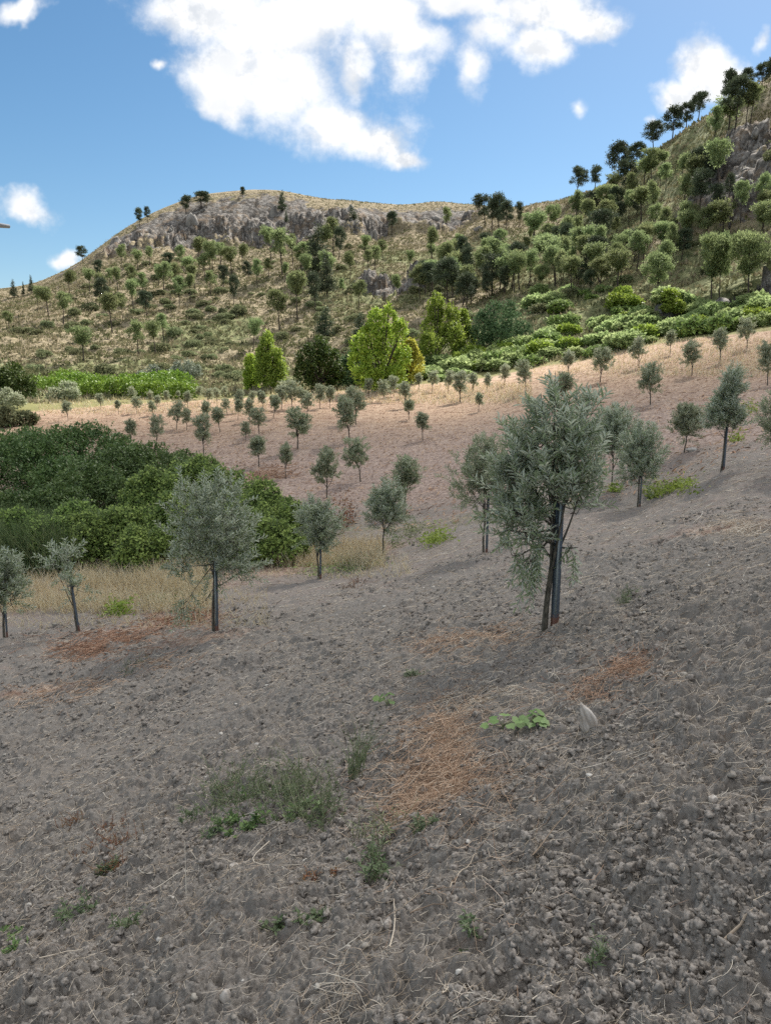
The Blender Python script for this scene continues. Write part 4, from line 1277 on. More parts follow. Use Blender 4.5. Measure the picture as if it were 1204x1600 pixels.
FRESH = [bush_proto('leafy_shrub', 700 + q, [M_fresh, M_fresh, M_midgreen, M_fresh, M_bramble, M_fresh][q], 1800, .21, .14) for q in range(6)]
SCR = [bush_proto('hill_shrub', 710 + q, M_scrub, 1500, .17, .09, .75) for q in range(4)]
g = np.random.default_rng(91)
BG = 'fresh green shrubs in the thicket between straw field and pine wood'
bands = []
for k in range(150):
    px = g.uniform(600, 1215)
    lo = np.interp(px, [600, 700, 800, 900, 1000, 1100, 1204], [606, 594, 578, 560, 540, 522, 506])
    hi = np.interp(px, [600, 700, 760, 820, 900, 1000, 1100, 1204], [590, 572, 550, 535, 500, 488, 478, 470])
    bands.append((px, g.uniform(hi, lo)))
for k in range(26):
    bands.append((g.uniform(830, 1010), g.uniform(455, 505)))
for q, (px, py) in enumerate(bands):
    p = hit(px, py)
    s = g.uniform(0.8, 1.7)
    r = FRESH[(q * 5 + q // 6) % 6].use((p[0], p[1], gz(p[0], p[1])[0] - .15), g.uniform(0, 6.28), (s * 1.15, s * 1.15, s * g.uniform(.7, 1.1)))
    tag(r, 'fresh green leafy shrub merged in the thicket above the right half of the straw field', 'shrub', BG)
HG = 'olive green shrubs dotted over the hillsides'
hs = []
for k in range(105):
    px = g.uniform(0, 640)
    top = np.interp(px, [0, 100, 200, 300, 440, 640], [470, 450, 410, 400, 395, 380])
    hs.append((px, g.uniform(top, 590)))
for k in range(45):
    hs.append((g.normal(320, 30), g.uniform(460, 560)))
for k in range(34):
    hs.append((g.uniform(0, 560), g.uniform(575, 604)))
for k in range(60):
    px = g.uniform(560, 1215)
    hs.append((px, g.uniform(upper(max(px, 650)), np.interp(px, [560, 800, 1000, 1204], [580, 520, 480, 460]))))
for q, (px, py) in enumerate(hs):
    p = hit(px, py)
    s = g.uniform(0.7, 1.9) * (1.0 if py > 560 else .95)
    r = SCR[q % 4].use((p[0], p[1], gz(p[0], p[1])[0] - .2), g.uniform(0, 6.28), (s, s, s * g.uniform(.6, .95)))
    tag(r, 'low olive green shrub dotted on the dry grassy hillside among the pines', 'shrub', HG)

# rocks of the cliff band
def rock_proto(seed):
    g = np.random.default_rng(seed)
    nu, nv = 18, 11
    uu, vv = np.meshgrid(np.linspace(0, 2 * PI, nu, endpoint=False), np.linspace(0.03, PI - .03, nv), indexing='ij')
    D = np.stack([np.sin(vv) * np.cos(uu), np.sin(vv) * np.sin(uu), np.cos(vv)], -1).reshape(-1, 3)
    pl = rdir(g, 10); off = g.uniform(.35, .8, 10)
    rr = np.min(np.where(D @ pl.T > 0.05, off[None] / np.maximum(D @ pl.T, .05), 9), 1)
    V = D * np.minimum(rr, 1.15)[:, None] * (1 + .06 * g.normal(size=len(D)))[:, None]
    i = np.arange(nu)[:, None]; j = np.arange(nv - 1)[None]
    f = np.stack([i * nv + j, i * nv + j + 1, ((i + 1) % nu) * nv + j + 1, ((i + 1) % nu) * nv + j], -1).reshape(-1, 4)
    return Proto(mk('rock_outcrop', V, [(f, 0)], M_rock))


RP = [rock_proto(800 + q) for q in range(5)]
g = np.random.default_rng(33)
for q in range(40):
    if q < 18:
        px = g.uniform(175, 745)
        if 490 < px < 540 and g.random() < .7: continue
        mid_ = np.interp(px, [170, 250, 350, 440, 550, 745], [385, 356, 345, 344, 345, 345])
        py = mid_ + g.normal(0, 14)
    else:
        c = [(1150, 258), (1135, 292), (1110, 332), (1190, 236), (625, 446), (1062, 493), (1152, 464), (1160, 325)][q % 8]
        px, py = c[0] + g.normal(0, 9), c[1] + g.normal(0, 8)
    p = hit(px, py)
    s = g.uniform(0.9, 2.4) * (.8 if q < 18 else .5) * (0.5 if px < 150 else 1)
    r = RP[q % 5].use((p[0], p[1], gz(p[0], p[1])[0] - .45 * s), g.uniform(0, 6.28), (s * 1.1, s * .8, s * g.uniform(1.0, 1.9)), (g.normal(0, .25), g.normal(0, .25)))
    if q < 18:
        tag(r, 'pale grey rock jutting from the cliff band under the left skyline', 'rock', 'rocks of the cliff on the left hill')
    else:
        tag(r, 'grey rock breaking through the slope among the pines', 'rock', 'rocks among the pines')

# dry grass and low scrub over the hill: too many to count
g = np.random.default_rng(44)
nT = 40000
th = g.uniform(-0.52, 0.52, nT); r = np.sqrt(g.uniform(80 ** 2, 242 ** 2, nT))
x = r * np.sin(th); y = r * np.cos(th)
k = blob_mask(x, y, RK) < 0.35 + .3 * g.random(nT)
x, y, r = x[k], y[k], r[k]; z = gz(x, y); nT = len(x)
c = np.repeat(np.stack([x, y, z - .05], 1), 4, 0) + np.c_[g.normal(0, .25, (nT * 4, 2)), np.zeros(nT * 4)]
d = norm(np.c_[g.normal(0, .5, (nT * 4, 2)), np.ones(nT * 4)])
V, F, kk = leaves(c, d, norm(rdir(g, nT * 4) * np.array([1, 1, .2])), np.repeat(g.uniform(.30, .80, nT) * (1 - .55 * sstep(205, 225, r)), 4) * g.uniform(.6, 1.2, nT * 4), np.repeat(g.uniform(.15, .4, nT), 4))
rn = np.clip(np.repeat(fbm(x / 9, y / 14, 3, 12) * 1.3 - .15 + g.normal(0, .13, nT), 4), 0, 1)
o = mk('hill_grass', V, [(F, 0)], M_hillgrass, np.repeat(rn, kk))
tag(o, 'dry yellowish grass tufts covering the hillsides', 'grass', None, 'stuff')

# ------------------------------------------------------------------ thickets on the left in the gully
def thicket(name, seed, blobs, n, L, Wd, mat, label, droop, kind=None, cat='thicket', tmpl=LEAF4):
    """blobs (px, py of the spot below, height px of its top, radius px) grown over the land"""
    g = np.random.default_rng(seed)
    bl = []; ref = None
    for (px, py, top, w) in blobs:
        p = hit(px, py)
        if ref is None: ref = p
        kx = p[1] / FPX
        h = max(.5, (py - top) * kx)
        bl.append((p[0] - ref[0], p[1] - ref[1], p[2] - ref[2] + h * .42, w * kx, w * kx * 1.05, h * .58))
    sub = []
    for b in bl:
        sub.append(b)
        for q in range(7):
            u = norm(np.array([g.normal(), -abs(g.normal()) * .9, abs(g.normal()) * .9 + .15]))
            s = g.uniform(.28, .45)
            sub.append((b[0] + u[0] * b[3] * .75, b[1] + u[1] * b[4] * .75, b[2] + u[2] * b[5] * .78, b[3] * s, b[4] * s, b[5] * s * g.uniform(.8, 1.2)))
    for q in range(130):
        b = bl[int(g.integers(len(bl)))]
        u = norm(np.array([g.normal(), -abs(g.normal()) * .7, abs(g.normal()) * 1.3 + .3])); e = g.uniform(1.0, 1.16)
        sub.append((b[0] + u[0] * b[3] * e, b[1] + u[1] * b[4] * e, b[2] + u[2] * b[5] * e, .22, .22, g.uniform(.15, .34)))
    V, F, rn = shell_leaves(g, sub, n, L, Wd, .25, tmpl, droop, .34, .42, 9, 2.2)
    o = mk(name, V, [(F, 0)], mat, rn, False, None, None, ref)
    return tag(o, label, cat, None, kind)


thicket('dark_shrub_thicket', 1, [(20, 790, 690, 60), (90, 775, 672, 60), (150, 765, 672, 50), (-50, 800, 700, 60), (50, 760, 680, 50), (120, 800, 720, 60), (190, 750, 690, 30)], 48000, .12, .07, M_darkbush,
        'dark green dense shrubs at the back left, under the straw field', .15)
thicket('dark_shrub_thicket', 2, [(150, 820, 735, 60), (200, 790, 705, 55), (250, 765, 702, 45), (285, 750, 712, 28), (100, 850, 770, 55), (30, 850, 775, 55), (-40, 850, 780, 50)], 44000, .11, .065, M_darkbush,
        'lower dark green shrubs between the back shrubs and the bramble mound', .2)
thicket('bramble_thicket', 3, [(250, 850, 745, 55), (310, 820, 722, 50), (360, 830, 742, 50), (410, 850, 768, 50), (300, 870, 780, 60), (200, 880, 800, 55), (380, 875, 800, 55), (440, 860, 790, 45), (475, 855, 800, 32), (240, 895, 830, 50), (150, 890, 815, 50), (430, 880, 830, 40)],
        115000, .085, .058, M_bramble, 'rounded mid green bramble mound sprawling behind the broad left olive', .45)
thicket('bramble_thicket', 4, [(90, 895, 825, 45), (40, 890, 810, 40), (130, 885, 800, 40), (-30, 890, 810, 45)], 34000, .085, .05, M_bramble, 'low trailing brambles at the left, behind the dry grass strip', .5)

# reeds and tall green grass at the left edge
g = np.random.default_rng(45)
def blades(px0, px1, py0, py1, n, hmin, hmax, w, lean=.25, cl=1.0):
    xs, ys, zs = [], [], []
    grid = {}
    A_ = [hit(a, b) for a in np.linspace(px0, px1, 9) for b in np.linspace(py0, py1, 5)]
    A_ = np.array(A_).reshape(9, 5, 3)
    u = g.random(n) * 7.999; v = g.random(n) * 3.999
    i = u.astype(int); j = v.astype(int); u -= i; v -= j; u = u[:, None]; v = v[:, None]
    P = (A_[i, j] * (1 - u) + A_[i + 1, j] * u) * (1 - v) + (A_[i, j + 1] * (1 - u) + A_[i + 1, j + 1] * u) * v
    keep = fbm(P[:, 0] * 1.4, P[:, 1] * 1.4, 3, 8) > (.5 - .5 * cl) + .35 * g.random(n) * cl
    P = P[keep]; m = len(P)
    P[:, 2] = gz(P[:, 0], P[:, 1])
    h = g.uniform(hmin, hmax, m)
    d = norm(np.c_[g.normal(0, lean, (m, 2)), np.ones(m)])
    bend = np.c_[g.normal(0, .3, (m, 2)), np.zeros(m)]
    t = np.array([0, .35, .7, 1.0])
    Q = P[:, None] + d[:, None] * (h[:, None] * t)[..., None] + bend[:, None] * (h[:, None] * t ** 2)[..., None] * .6
    return Q, np.tile([1, .85, .6, .15], (m, 1)) * w


Q, rr = blades(-40, 120, 850, 905, 15000, .7, 1.7, .010, .22, .5)
V, F = tubes(Q, rr, 3)
M_reed = rnd_mat('reed_green', [(0.10, 0.16, 0.06), (0.24, 0.33, 0.15), (0.36, 0.40, 0.22)], .8, .1, .35)
o = mk('reed_grass', V, [(F, 0)], M_reed, np.repeat(g.random(len(Q)), 12)); tag(o, 'tall green reedy grass at the left in front of the thickets', 'grass', None, 'stuff')
Q1, r1 = blades(-60, 330, 905, 960, 7000, .15, .42, .006, .4, .8)
Q2, r2 = blades(420, 600, 850, 888, 2800, .18, .5, .007, .4, .9)
Q3, r3 = blades(120, 330, 890, 930, 3200, .25, .6, .006, .35, .8)
Q4, r4 = blades(-60, 420, 920, 985, 1300, .08, .26, .005, .6, 1.3)
Q5, r5 = blades(330, 640, 870, 905, 700, .08, .25, .006, .6, 1.2)
Q = np.concatenate([Q1, Q2, Q3, Q4, Q5]); rr = np.concatenate([r1, r2, r3, r4, r5])
V, F = tubes(Q, rr, 3)
o = mk('dry_grass', V, [(F, 0)], M_drygrass, np.repeat(np.clip(g.random(len(Q)) * .75, 0, 1), 12)); tag(o, 'pale dry grass strip along the edge of the gully', 'grass', None, 'stuff')
# tall straw along the top of the field
Q1, r1 = blades(60, 420, 624, 648, 2500, .15, .45, .02, .4, .8)
Q2, r2 = blades(420, 830, 600, 632, 3500, .2, .6, .022, .4, .8)
Q3, r3 = blades(820, 1230, 530, 590, 4500, .15, .45, .02, .4, .8)
Q = np.concatenate([Q1, Q2, Q3]); rr = np.concatenate([r1, r2, r3])
V, F = tubes(Q, rr, 3)
o = mk('dry_grass', V, [(F, 0)], M_drygrass, np.repeat(np.clip(g.random(len(Q)) * .7, 0, 1), 12)); tag(o, 'standing straw along the upper edge of the straw field', 'grass', None, 'stuff')

# straw mulch of the far field
nM = 60000
th = g.uniform(-.5, .5, nM); r = np.sqrt(g.uniform(20 ** 2, 74 ** 2, nM))
x = r * np.sin(th); y = r * np.cos(th)
k = (r > 23 - 5 * th) & (fbm(x * .9, (y + .25 * x) * 2.5, 3, 15) + .2 * g.random(nM) > .52)
x, y, r = x[k], y[k], r[k]; m = len(x)
z = gz(x, y)
a = g.normal(0.3, .9, m)
d = np.c_[np.cos(a), np.sin(a), g.normal(0.12, .3, m)]
V, F, kk = leaves(np.stack([x, y, z + .02], 1), norm(d), norm(np.c_[g.normal(0, .5, (m, 2)), np.ones(m)]), g.uniform(.12, .40, m), g.uniform(.015, .05, m))
o = mk('straw_mulch', V, [(F, 0)], M_mulch, np.repeat(g.random(m) * (.5 + .5 * sstep(30, 60, r)), kk)); tag(o, 'cut straw lying over the far field', 'straw', None, 'stuff')


# ------------------------------------------------------------------ foreground litter
def ico():
    p = (1 + 5 ** .5) / 2
    v = [(-1, p, 0), (1, p, 0), (-1, -p, 0), (1, -p, 0), (0, -1, p), (0, 1, p), (0, -1, -p), (0, 1, -p), (p, 0, -1), (p, 0, 1), (-p, 0, -1), (-p, 0, 1)]
    f = [(0, 11, 5), (0, 5, 1), (0, 1, 7), (0, 7, 10), (0, 10, 11), (1, 5, 9), (5, 11, 4), (11, 10, 2), (10, 7, 6), (7, 1, 8), (3, 9, 4), (3, 4, 2), (3, 2, 6), (3, 6, 8), (3, 8, 9), (4, 9, 5), (2, 4, 11), (6, 2, 10), (8, 6, 7), (9, 8, 1)]
    v = [np.array(q) / np.linalg.norm(q) for q in v]
    c = {}; f2 = []
    def m(a, b):
        k = (min(a, b), max(a, b))
        if k not in c:
            q = v[a] + v[b]; v.append(q / np.linalg.norm(q)); c[k] = len(v) - 1
        return c[k]
    for a, b, d in f:
        ab, bd, da = m(a, b), m(b, d), m(d, a)
        f2 += [(a, ab, da), (b, bd, ab), (d, da, bd), (ab, bd, da)]
    return np.array(v), np.array(f2)


IV, IF = ico()


def rocks(g, C, size, flat=.75, rough=.22):
    n = len(C)
    V = IV[None] * (1 + g.normal(0, rough, (n, len(IV), 1)))
    S3 = size[:, None, None] * np.stack([g.uniform(.7, 1.25, n), g.uniform(.7, 1.2, n), g.uniform(flat * .7, flat * 1.2, n)], 1)[:, None]
    V = V * S3
    a = g.uniform(0, 6.28, n); ca, sa = np.cos(a)[:, None], np.sin(a)[:, None]
    V = np.stack([V[..., 0] * ca - V[..., 1] * sa, V[..., 0] * sa + V[..., 1] * ca, V[..., 2]], -1) + C[:, None]
    F = (IF[None] + (np.arange(n) * len(IV))[:, None, None]).reshape(-1, 3)
    return V.reshape(-1, 3), F


g = np.random.default_rng(46)
nC = 62000
th = g.uniform(-.80, .80, nC); r = np.exp(g.uniform(math.log(1.7), math.log(15), nC))
x = r * np.sin(th); y = r * np.cos(th)
k = fbm(x * 1.3, y * 1.3, 3, 19) + .25 * g.random(nC) > .585
x, y, r = x[k], y[k], r[k]; m = len(x)
size = np.clip(g.lognormal(math.log(.0072), .5, m), .003, .021) * (0.7 + .1 * r)
V, F = rocks(g, np.stack([x, y, gz(x, y) + size * .1], 1), size, .8, .3)
o = mk('soil_clods', V, [(F, 0)], M_clod, None, True); tag(o, 'crumbly grey clods strewn over the near soil', 'soil', None, 'stuff')
nP = 950
th = g.uniform(-.8, .8, nP); r = np.exp(g.uniform(math.log(1.8), math.log(20), nP))
x = r * np.sin(th); y = r * np.cos(th)
size = np.clip(g.lognormal(math.log(.006), .5, nP), .003, .02) * (.7 + .12 * r)
V, F = rocks(g, np.stack([x, y, gz(x, y) + size * .3], 1), size, .55, .24)
o = mk('pebbles', V, [(F, 0)], M_pebble, np.repeat(g.random(nP), len(IV)), True); tag(o, 'small pale pebbles scattered on the near soil', 'pebbles', None, 'stuff')


def strands(g, x, y, length, radius, lift=.01, ang=None, curl=.5, tilt=.12):
    n = len(x)
    a = g.uniform(0, 6.28, n) if ang is None else ang
    t = np.linspace(-.5, .5, 5)
    cu = g.normal(0, curl, n)
    aa = a[:, None] + cu[:, None] * t[None] * 2
    dx = np.cumsum(np.cos(aa), 1) / 5 * length[:, None]; dy = np.cumsum(np.sin(aa), 1) / 5 * length[:, None]
    X = x[:, None] + dx - dx.mean(1, keepdims=True); Y = y[:, None] + dy - dy.mean(1, keepdims=True)
    sl = 0.318 * (X - x[:, None]) - .161 * (Y - y[:, None])
    Z = gz(x, y)[:, None] + lift + sl + (g.normal(0, tilt, n) * length)[:, None] * t[None]
    Zg = gz(X.ravel(), Y.ravel()).reshape(X.shape) + radius[:, None]
    Z = np.maximum(Z, Zg)
    return np.stack([X, Y, Z], -1), radius[:, None] * np.array([.7, 1, 1, .9, .5])[None]


n = 70000
th = g.uniform(-.78, .78, n); r = np.exp(g.uniform(math.log(1.7), math.log(24), n))
x = r * np.sin(th); y = r * np.cos(th)
k = fbm(x * .9, y * .9, 3, 71) + .35 * g.random(n) + .12 * sstep(3, 10, r) > .64
x, y, r = x[k], y[k], r[k]
ln = np.clip(g.lognormal(math.log(.055), .65, len(x)), .015, .34) * (.8 + .06 * r)
P, rv = strands(g, x, y, ln, np.maximum(.00095, r * .00030) * g.uniform(.6, 1.3, len(x)), .006)
V, F = tubes(P, rv, 3)
o = mk('straw', V, [(F, 0)], M_straw, np.repeat(g.random(len(x)), 15)); tag(o, 'loose straw stalks scattered over the near soil', 'straw', None, 'stuff')


M_rust = rnd_mat('rusty_straw', [(0.22, 0.12, 0.08), (0.42, 0.245, 0.16), (0.56, 0.38, 0.27)], 0.85)


def straw_patch(seed, spots, n, ln0, mat, label, ang=None, lift=.05, thick=1.0):
    g = np.random.default_rng(seed)
    xs, ys = [], []
    for (px, py, rx, ry) in spots:
        a = hit(px, py); bx_ = hit(px + rx, py); by_ = hit(px, py - ry)
        k = n // len(spots)
        e = np.where(g.random(k) < .3, 1.15, .5); uu = g.normal(0, 1, k) * e; vv = g.normal(0, 1, k) * e
        xs.append(a[0] + uu * (bx_[0] - a[0]) + vv * (by_[0] - a[0])); ys.append(a[1] + uu * (bx_[1] - a[1]) + vv * (by_[1] - a[1]))
    x = np.concatenate(xs); y = np.concatenate(ys); r = np.hypot(x, y)
    ln = ln0 * g.lognormal(0, .4, len(x))
    a = None if ang is None else g.normal(ang, .7, len(x))
    P, rv = strands(g, x, y, ln, np.maximum(.0009, r * .00030) * thick * g.uniform(.7, 1.4, len(x)), 0, a, .5, .22)
    P[..., 2] += (g.random(len(x)) ** 1.6 * lift)[:, None]
    V, F = tubes(P, rv, 3)
    o = mk('straw_patch', V, [(F, 0)], mat, np.repeat(g.random(len(x)), 15))
    return tag(o, label, 'straw', None, 'stuff')


straw_patch(1, [(690, 1150, 60, 45), (670, 1210, 70, 45), (700, 1180, 50, 60), (640, 1260, 45, 30), (710, 1230, 60, 30)], 2800, .15, M_orange, 'orange straw patch left of the broad leaved weed, in the middle of the near soil', None, .035)
straw_patch(2, [(770, 1095, 70, 16), (720, 1110, 45, 20)], 420, .12, M_straw, 'thin pale straw streak just above the orange straw patch', None, .025)
straw_patch(3, [(965, 1068, 38, 24), (920, 1095, 40, 16), (985, 1060, 25, 20)], 520, .13, M_redstraw, 'tufted reddish straw heap on the right, above the standing pale stone', None, .07)
straw_patch(4, [(680, 1018, 60, 16), (720, 1010, 50, 18), (780, 1000, 45, 20)], 620, .14, M_orange, 'straw patch at the left foot of the largest olive', None, .04)
straw_patch(5, [(260, 975, 50, 14), (190, 1000, 60, 14), (130, 1020, 50, 12), (310, 965, 30, 10)], 2200, .2, M_rust, 'brick red straw streak at the foot of the broad left olive', None, .05)
straw_patch(6, [(60, 1090, 70, 16), (130, 1075, 50, 14), (250, 1040, 50, 12)], 480, .16, M_orange, 'pale orange straw streak at the left edge, below the brick red streak', None, .03)
straw_patch(7, [(1150, 825, 50, 14), (1170, 835, 30, 10)], 500, .25, M_straw, 'dry straw patch on the right edge of the slope', None, .08)
straw_patch(8, [(545, 1592, 26, 14), (535, 1575, 16, 20)], 44, .14, M_straw, 'thin straw tuft at the bottom edge of the view', None, .05)
straw_patch(9, [(430, 740, 40, 12), (405, 748, 25, 8)], 400, .4, M_redstraw, 'rusty dry heap at the edge of the bramble mound below the far olives', None, .3)

# conspicuous dry stalks: (px, py) ends
ST = [((205, 1425), (395, 1350), 'long straight pale stalk lying left of centre in the near soil'), ((830, 1350), (895, 1290), 'short stiff stalk right of the orange straw patch'),
      ((755, 1385), (775, 1470), 'reddish stalk bending down in the lower middle'), ((640, 1440), (700, 1420), 'thin stalk left of the reddish stalk in the lower middle'),
      ((690, 1590), (745, 1555), 'stalk near the bottom edge right of the straw tuft'), ((1130, 1495), (1180, 1470), 'thick pale twig in the lower right corner'),
      ((830, 1595), (880, 1560), 'pale stalk on the bottom edge right of the middle'), ((60, 1520), (150, 1490), 'bundle like stalk in the lower left corner'),
      ((290, 1300), (292, 1420), 'upright thin dead stalk left of the green weed clump'), ((700, 1400), (745, 1345), 'stalk leaning below the orange straw patch'),
      ((1085, 1100), (1090, 1120), 'short white chip standing near the right straw heap'), ((420, 1330), (470, 1368), 'hooked pale stalk below the green weed clump'), ((610, 1500), (620, 1380), 'long thin stalk right of the hooked one')]
g = np.random.default_rng(47)
for q, (a, b, lab) in enumerate(ST):
    A_ = hit(*a); B_ = hit(*b)
    t = np.linspace(0, 1, 9)[:, None]
    up = q in (8, 10)
    if up:
        h = 0.30 if q == 8 else .05
        base = hit(*b); P = base + t * np.array([.0, .02, h])
        P[:, 2] = gz(base[0], base[1])[0] + t[:, 0] * h - .01
    else:
        P = A_ * (1 - t) + B_ * t
        sd_ = np.cross(B_ - A_, [0, 0, 1.0]); P = P + sd_ * (np.sin(t * PI) * g.normal(0, .07) + (.4 * np.sin(t * PI) if q == 11 else 0) + np.sin(t * 7 + q) * .012)
        P[:, 2] = gz(P[:, 0], P[:, 1]) * .5 + .5 * gz(P[:, 0], P[:, 1]).max() * .5 + .5 * .5 * np.linspace(gz(A_[0], A_[1])[0], gz(B_[0], B_[1])[0], 9) + .012
        P[:, 2] = np.maximum(np.linspace(gz(A_[0], A_[1])[0], gz(B_[0], B_[1])[0], 9), gz(P[:, 0], P[:, 1])) + .006
    V, F = tubes(P[None], (np.linspace(.0040, .0018, 9) * (1.4 if q == 5 else .65))[None], 6)
    o = mk('dry_stalk', V - P[0], [(F, 0)], M_twig if q in (1, 3, 5) else M_straw, np.full(len(V), [.55, .5, .9, .3, .4, .7, .5, .45, .6, .3, .6, .5, .4][q]), True, None, None, P[0])
    tag(o, lab, 'stalk', 'dry stalks lying on the near soil')

# stones worth naming
def stone(seed, px, py, wpx, hpx, mat, label, tilt=0.0, tall=False):
    p = hit(px, py); k = p[1] / FPX * (1.05 if tall else .85)
    g = np.random.default_rng(seed)
    nu, nv = 24, 16
    uu, vv = np.meshgrid(np.linspace(0, 2 * PI, nu, endpoint=False), np.linspace(0.03, PI - .03, nv), indexing='ij')
    D = np.stack([np.sin(vv) * np.cos(uu), np.sin(vv) * np.sin(uu), np.cos(vv)], -1).reshape(-1, 3)
    pl = rdir(g, 14); off = g.uniform(.7, 1.0, 14)
    rr = np.min(np.where(D @ pl.T > 0.05, off[None] / np.maximum(D @ pl.T, .05), 9), 1)
    V = D * np.minimum(rr, 1.1)[:, None] * (1 + .02 * g.normal(size=len(D)))[:, None]
    V = V * np.array([wpx * k * .5, wpx * k * .42, hpx * k * .55])
    if tall: V[:, 0] *= (1.0 - .45 * (V[:, 2] / (hpx * k * .55)))
    i = np.arange(nu)[:, None]; j = np.arange(nv - 1)[None]
    f = np.stack([i * nv + j, i * nv + j + 1, ((i + 1) % nu) * nv + j + 1, ((i + 1) % nu) * nv + j], -1).reshape(-1, 4)
    o = mk('stone', V, [(f, 0)], mat, None, True, None, None, (p[0], p[1], gz(p[0], p[1])[0] + hpx * k * (.42 if tall else .30)))
    o.rotation_euler = (0, tilt, g.uniform(-.4, .4))
    return tag(o, label, 'stone', 'stones on the near soil')


stone(1, 917, 1158, 30, 54, M_stone, 'tall pale stone standing on end below the reddish straw heap', -.38, True)
stone(2, 402, 1170, 13, 10, M_whitestone, 'small white stone above the green weed clump')
stone(3, 352, 1565, 20, 32, M_stone, 'grey beige standing stone near the bottom edge left of middle', .05, True)
stone(4, 1110, 1283, 22, 18, M_stone, 'pinkish round stone on the right side of the near soil')
stone(5, 965, 1272, 20, 20, M_clod, 'dark grey lump of stone left of the pinkish stone')
stone(6, 268, 1418, 16, 12, M_whitestone, 'white stone beside the long straight pale stalk')
stone(7, 605, 1448, 26, 18, M_stone, 'flat beige stone in the lower middle beside thin stalks')
stone(8, 1008, 1434, 12, 10, M_whitestone, 'tiny white stone in the lower right soil')
stone(9, 366, 1368, 18, 14, M_stone, 'pale broken stone below the green weed clump')
stone(10, 1035, 1315, 10, 8, M_whitestone, 'small cream stone left below the pinkish stone')
stone(11, 918, 1240, 14, 6, M_whitestone, 'flat white chip below the standing pale stone')
stone(12, 1080, 708, 22, 8, M_whitestone, 'low white stone behind the small thin olive on the right')


# ------------------------------------------------------------------ weeds of the near soil
def weed(seed, spots, n, h, label, leafL, leafW, nl, mat=None, stemmat=None, lean=.35, tmpl=LEAF4, basal=0, cat='weed', rs=.0016, name='weed'):
    """stems with leaves, rooted around the given photo spots (px, py, spread px)"""
    g = np.random.default_rng(seed)
    ref = hit(spots[0][0], spots[0][1])
    X, Y = [], []
    for (px, py, sp) in spots:
        a = hit(px, py); k = a[1] / FPX
        m = n // len(spots)
        X.append(a[0] + g.normal(0, .5, m) * sp * k); Y.append(a[1] + g.normal(0, .5, m) * sp * k)
    X = np.concatenate(X); Y = np.concatenate(Y); m = len(X)
    B = np.stack([X, Y, gz(X, Y) - .005], 1)
    d = norm(np.c_[g.normal(0, lean, (m, 2)), np.ones(m)])
    hh = h * g.uniform(.45, 1.1, m)
    bend = np.c_[g.normal(0, .35, (m, 2)), -abs(g.normal(0, .1, m))]
    t = np.linspace(0, 1, 6)
    P = B[:, None] + d[:, None] * (hh[:, None] * t)[..., None] + bend[:, None] * (hh[:, None] * t ** 2)[..., None] * .7
    root = empty(name, (ref[0], ref[1], float(gz(ref[0], ref[1])[0])))
    off = np.array(root.location)
    r = np.hypot(X, Y)
    V, F = tubes(P - off, np.maximum(rs, r * .00022)[:, None] * np.array([1.2, 1.1, 1, .8, .6, .4])[None], 4)
    mk('stems', V, [(F, 0)], stemmat or M_stem, np.repeat(g.random(m), 24), True, root)
    tt = g.uniform(.05 if basal else .2, 1, (m, nl))
    tt = tt ** (1.6 if basal else 1.0)
    ii = np.minimum((tt * 5).astype(int), 4); fr = (tt * 5 - ii)[..., None]
    q = np.arange(m)[:, None]
    C = (P[q, ii] * (1 - fr) + P[q, ii + 1] * fr).reshape(-1, 3) - off
    mm = len(C)
    D = norm(np.c_[g.normal(0, 1, (mm, 2)), g.uniform(.0, .9, mm)])
    s = (1.25 - .75 * tt.reshape(-1)) * g.uniform(.6, 1.2, mm)
    V, F, kk = leaves(C, D, norm(np.array([0, 0, 1.0]) + .5 * rdir(g, mm)), leafL * s, leafW * s, tmpl)
    mk('leaves', V, [(F, 0)], mat or M_weed, np.repeat(g.random(mm), kk), False, root)
    return tag(root, label, cat, 'weeds growing in the near soil')


weed(1, [(450, 1270, 70), (470, 1240, 70), (400, 1260, 60), (490, 1290, 50), (350, 1250, 60)], 270, .28, 'large wispy grey green weed clump left of the middle of the near soil', .030, .009, 9, basal=1, lean=.45)
weed(2, [(470, 1285, 40), (360, 1310, 30), (395, 1318, 20)], 46, .10, 'dark leafy weed under the wispy clump', .05, .026, 8, M_darkbush, lean=.7)
weed(3, [(302, 1290, 16), (330, 1318, 14)], 22, .16, 'narrow green weed at the left end of the wispy clump', .045, .014, 8, lean=.3)
weed(4, [(553, 1222, 11), (560, 1205, 11)], 44, .36, 'upright slim green weed above the right end of the wispy clump', .026, .008, 12, M_weed, lean=.14)
weed(5, [(583, 1370, 18), (590, 1345, 14)], 30, .15, 'spiky grey weed left below the orange straw patch', .05, .011, 6, lean=.5)
weed(6, [(655, 1312, 14)], 12, .09, 'small spreading weed under the orange straw patch', .06, .016, 5, lean=.9)
weed(7, [(975, 945, 20), (985, 935, 16)], 26, .17, 'scrubby dark green weed right of the largest olive', .05, .014, 8, lean=.6)
weed(8, [(645, 1063, 12)], 14, .10, 'little green weed left of the straw at the largest olive', .045, .014, 8, lean=.5)
weed(9, [(140, 1340, 34), (190, 1330, 26), (165, 1300, 30), (110, 1300, 22), (180, 1365, 20)], 110, .13, 'rust red dried weed clump on the left of the near soil', .018, .006, 9, M_redweed, M_redweed, .7)
weed(10, [(180, 1365, 12), (165, 1370, 10)], 14, .10, 'small green weed at the foot of the rust red clump', .05, .013, 5, lean=.3)
weed(11, [(130, 1445, 26), (110, 1450, 20)], 24, .09, 'low grey green weed in the lower left corner', .045, .014, 6, lean=.6)
weed(22, [(200, 1470, 14)], 12, .09, 'tiny green weed right of the low weed in the lower left corner', .045, .014, 6, lean=.6)
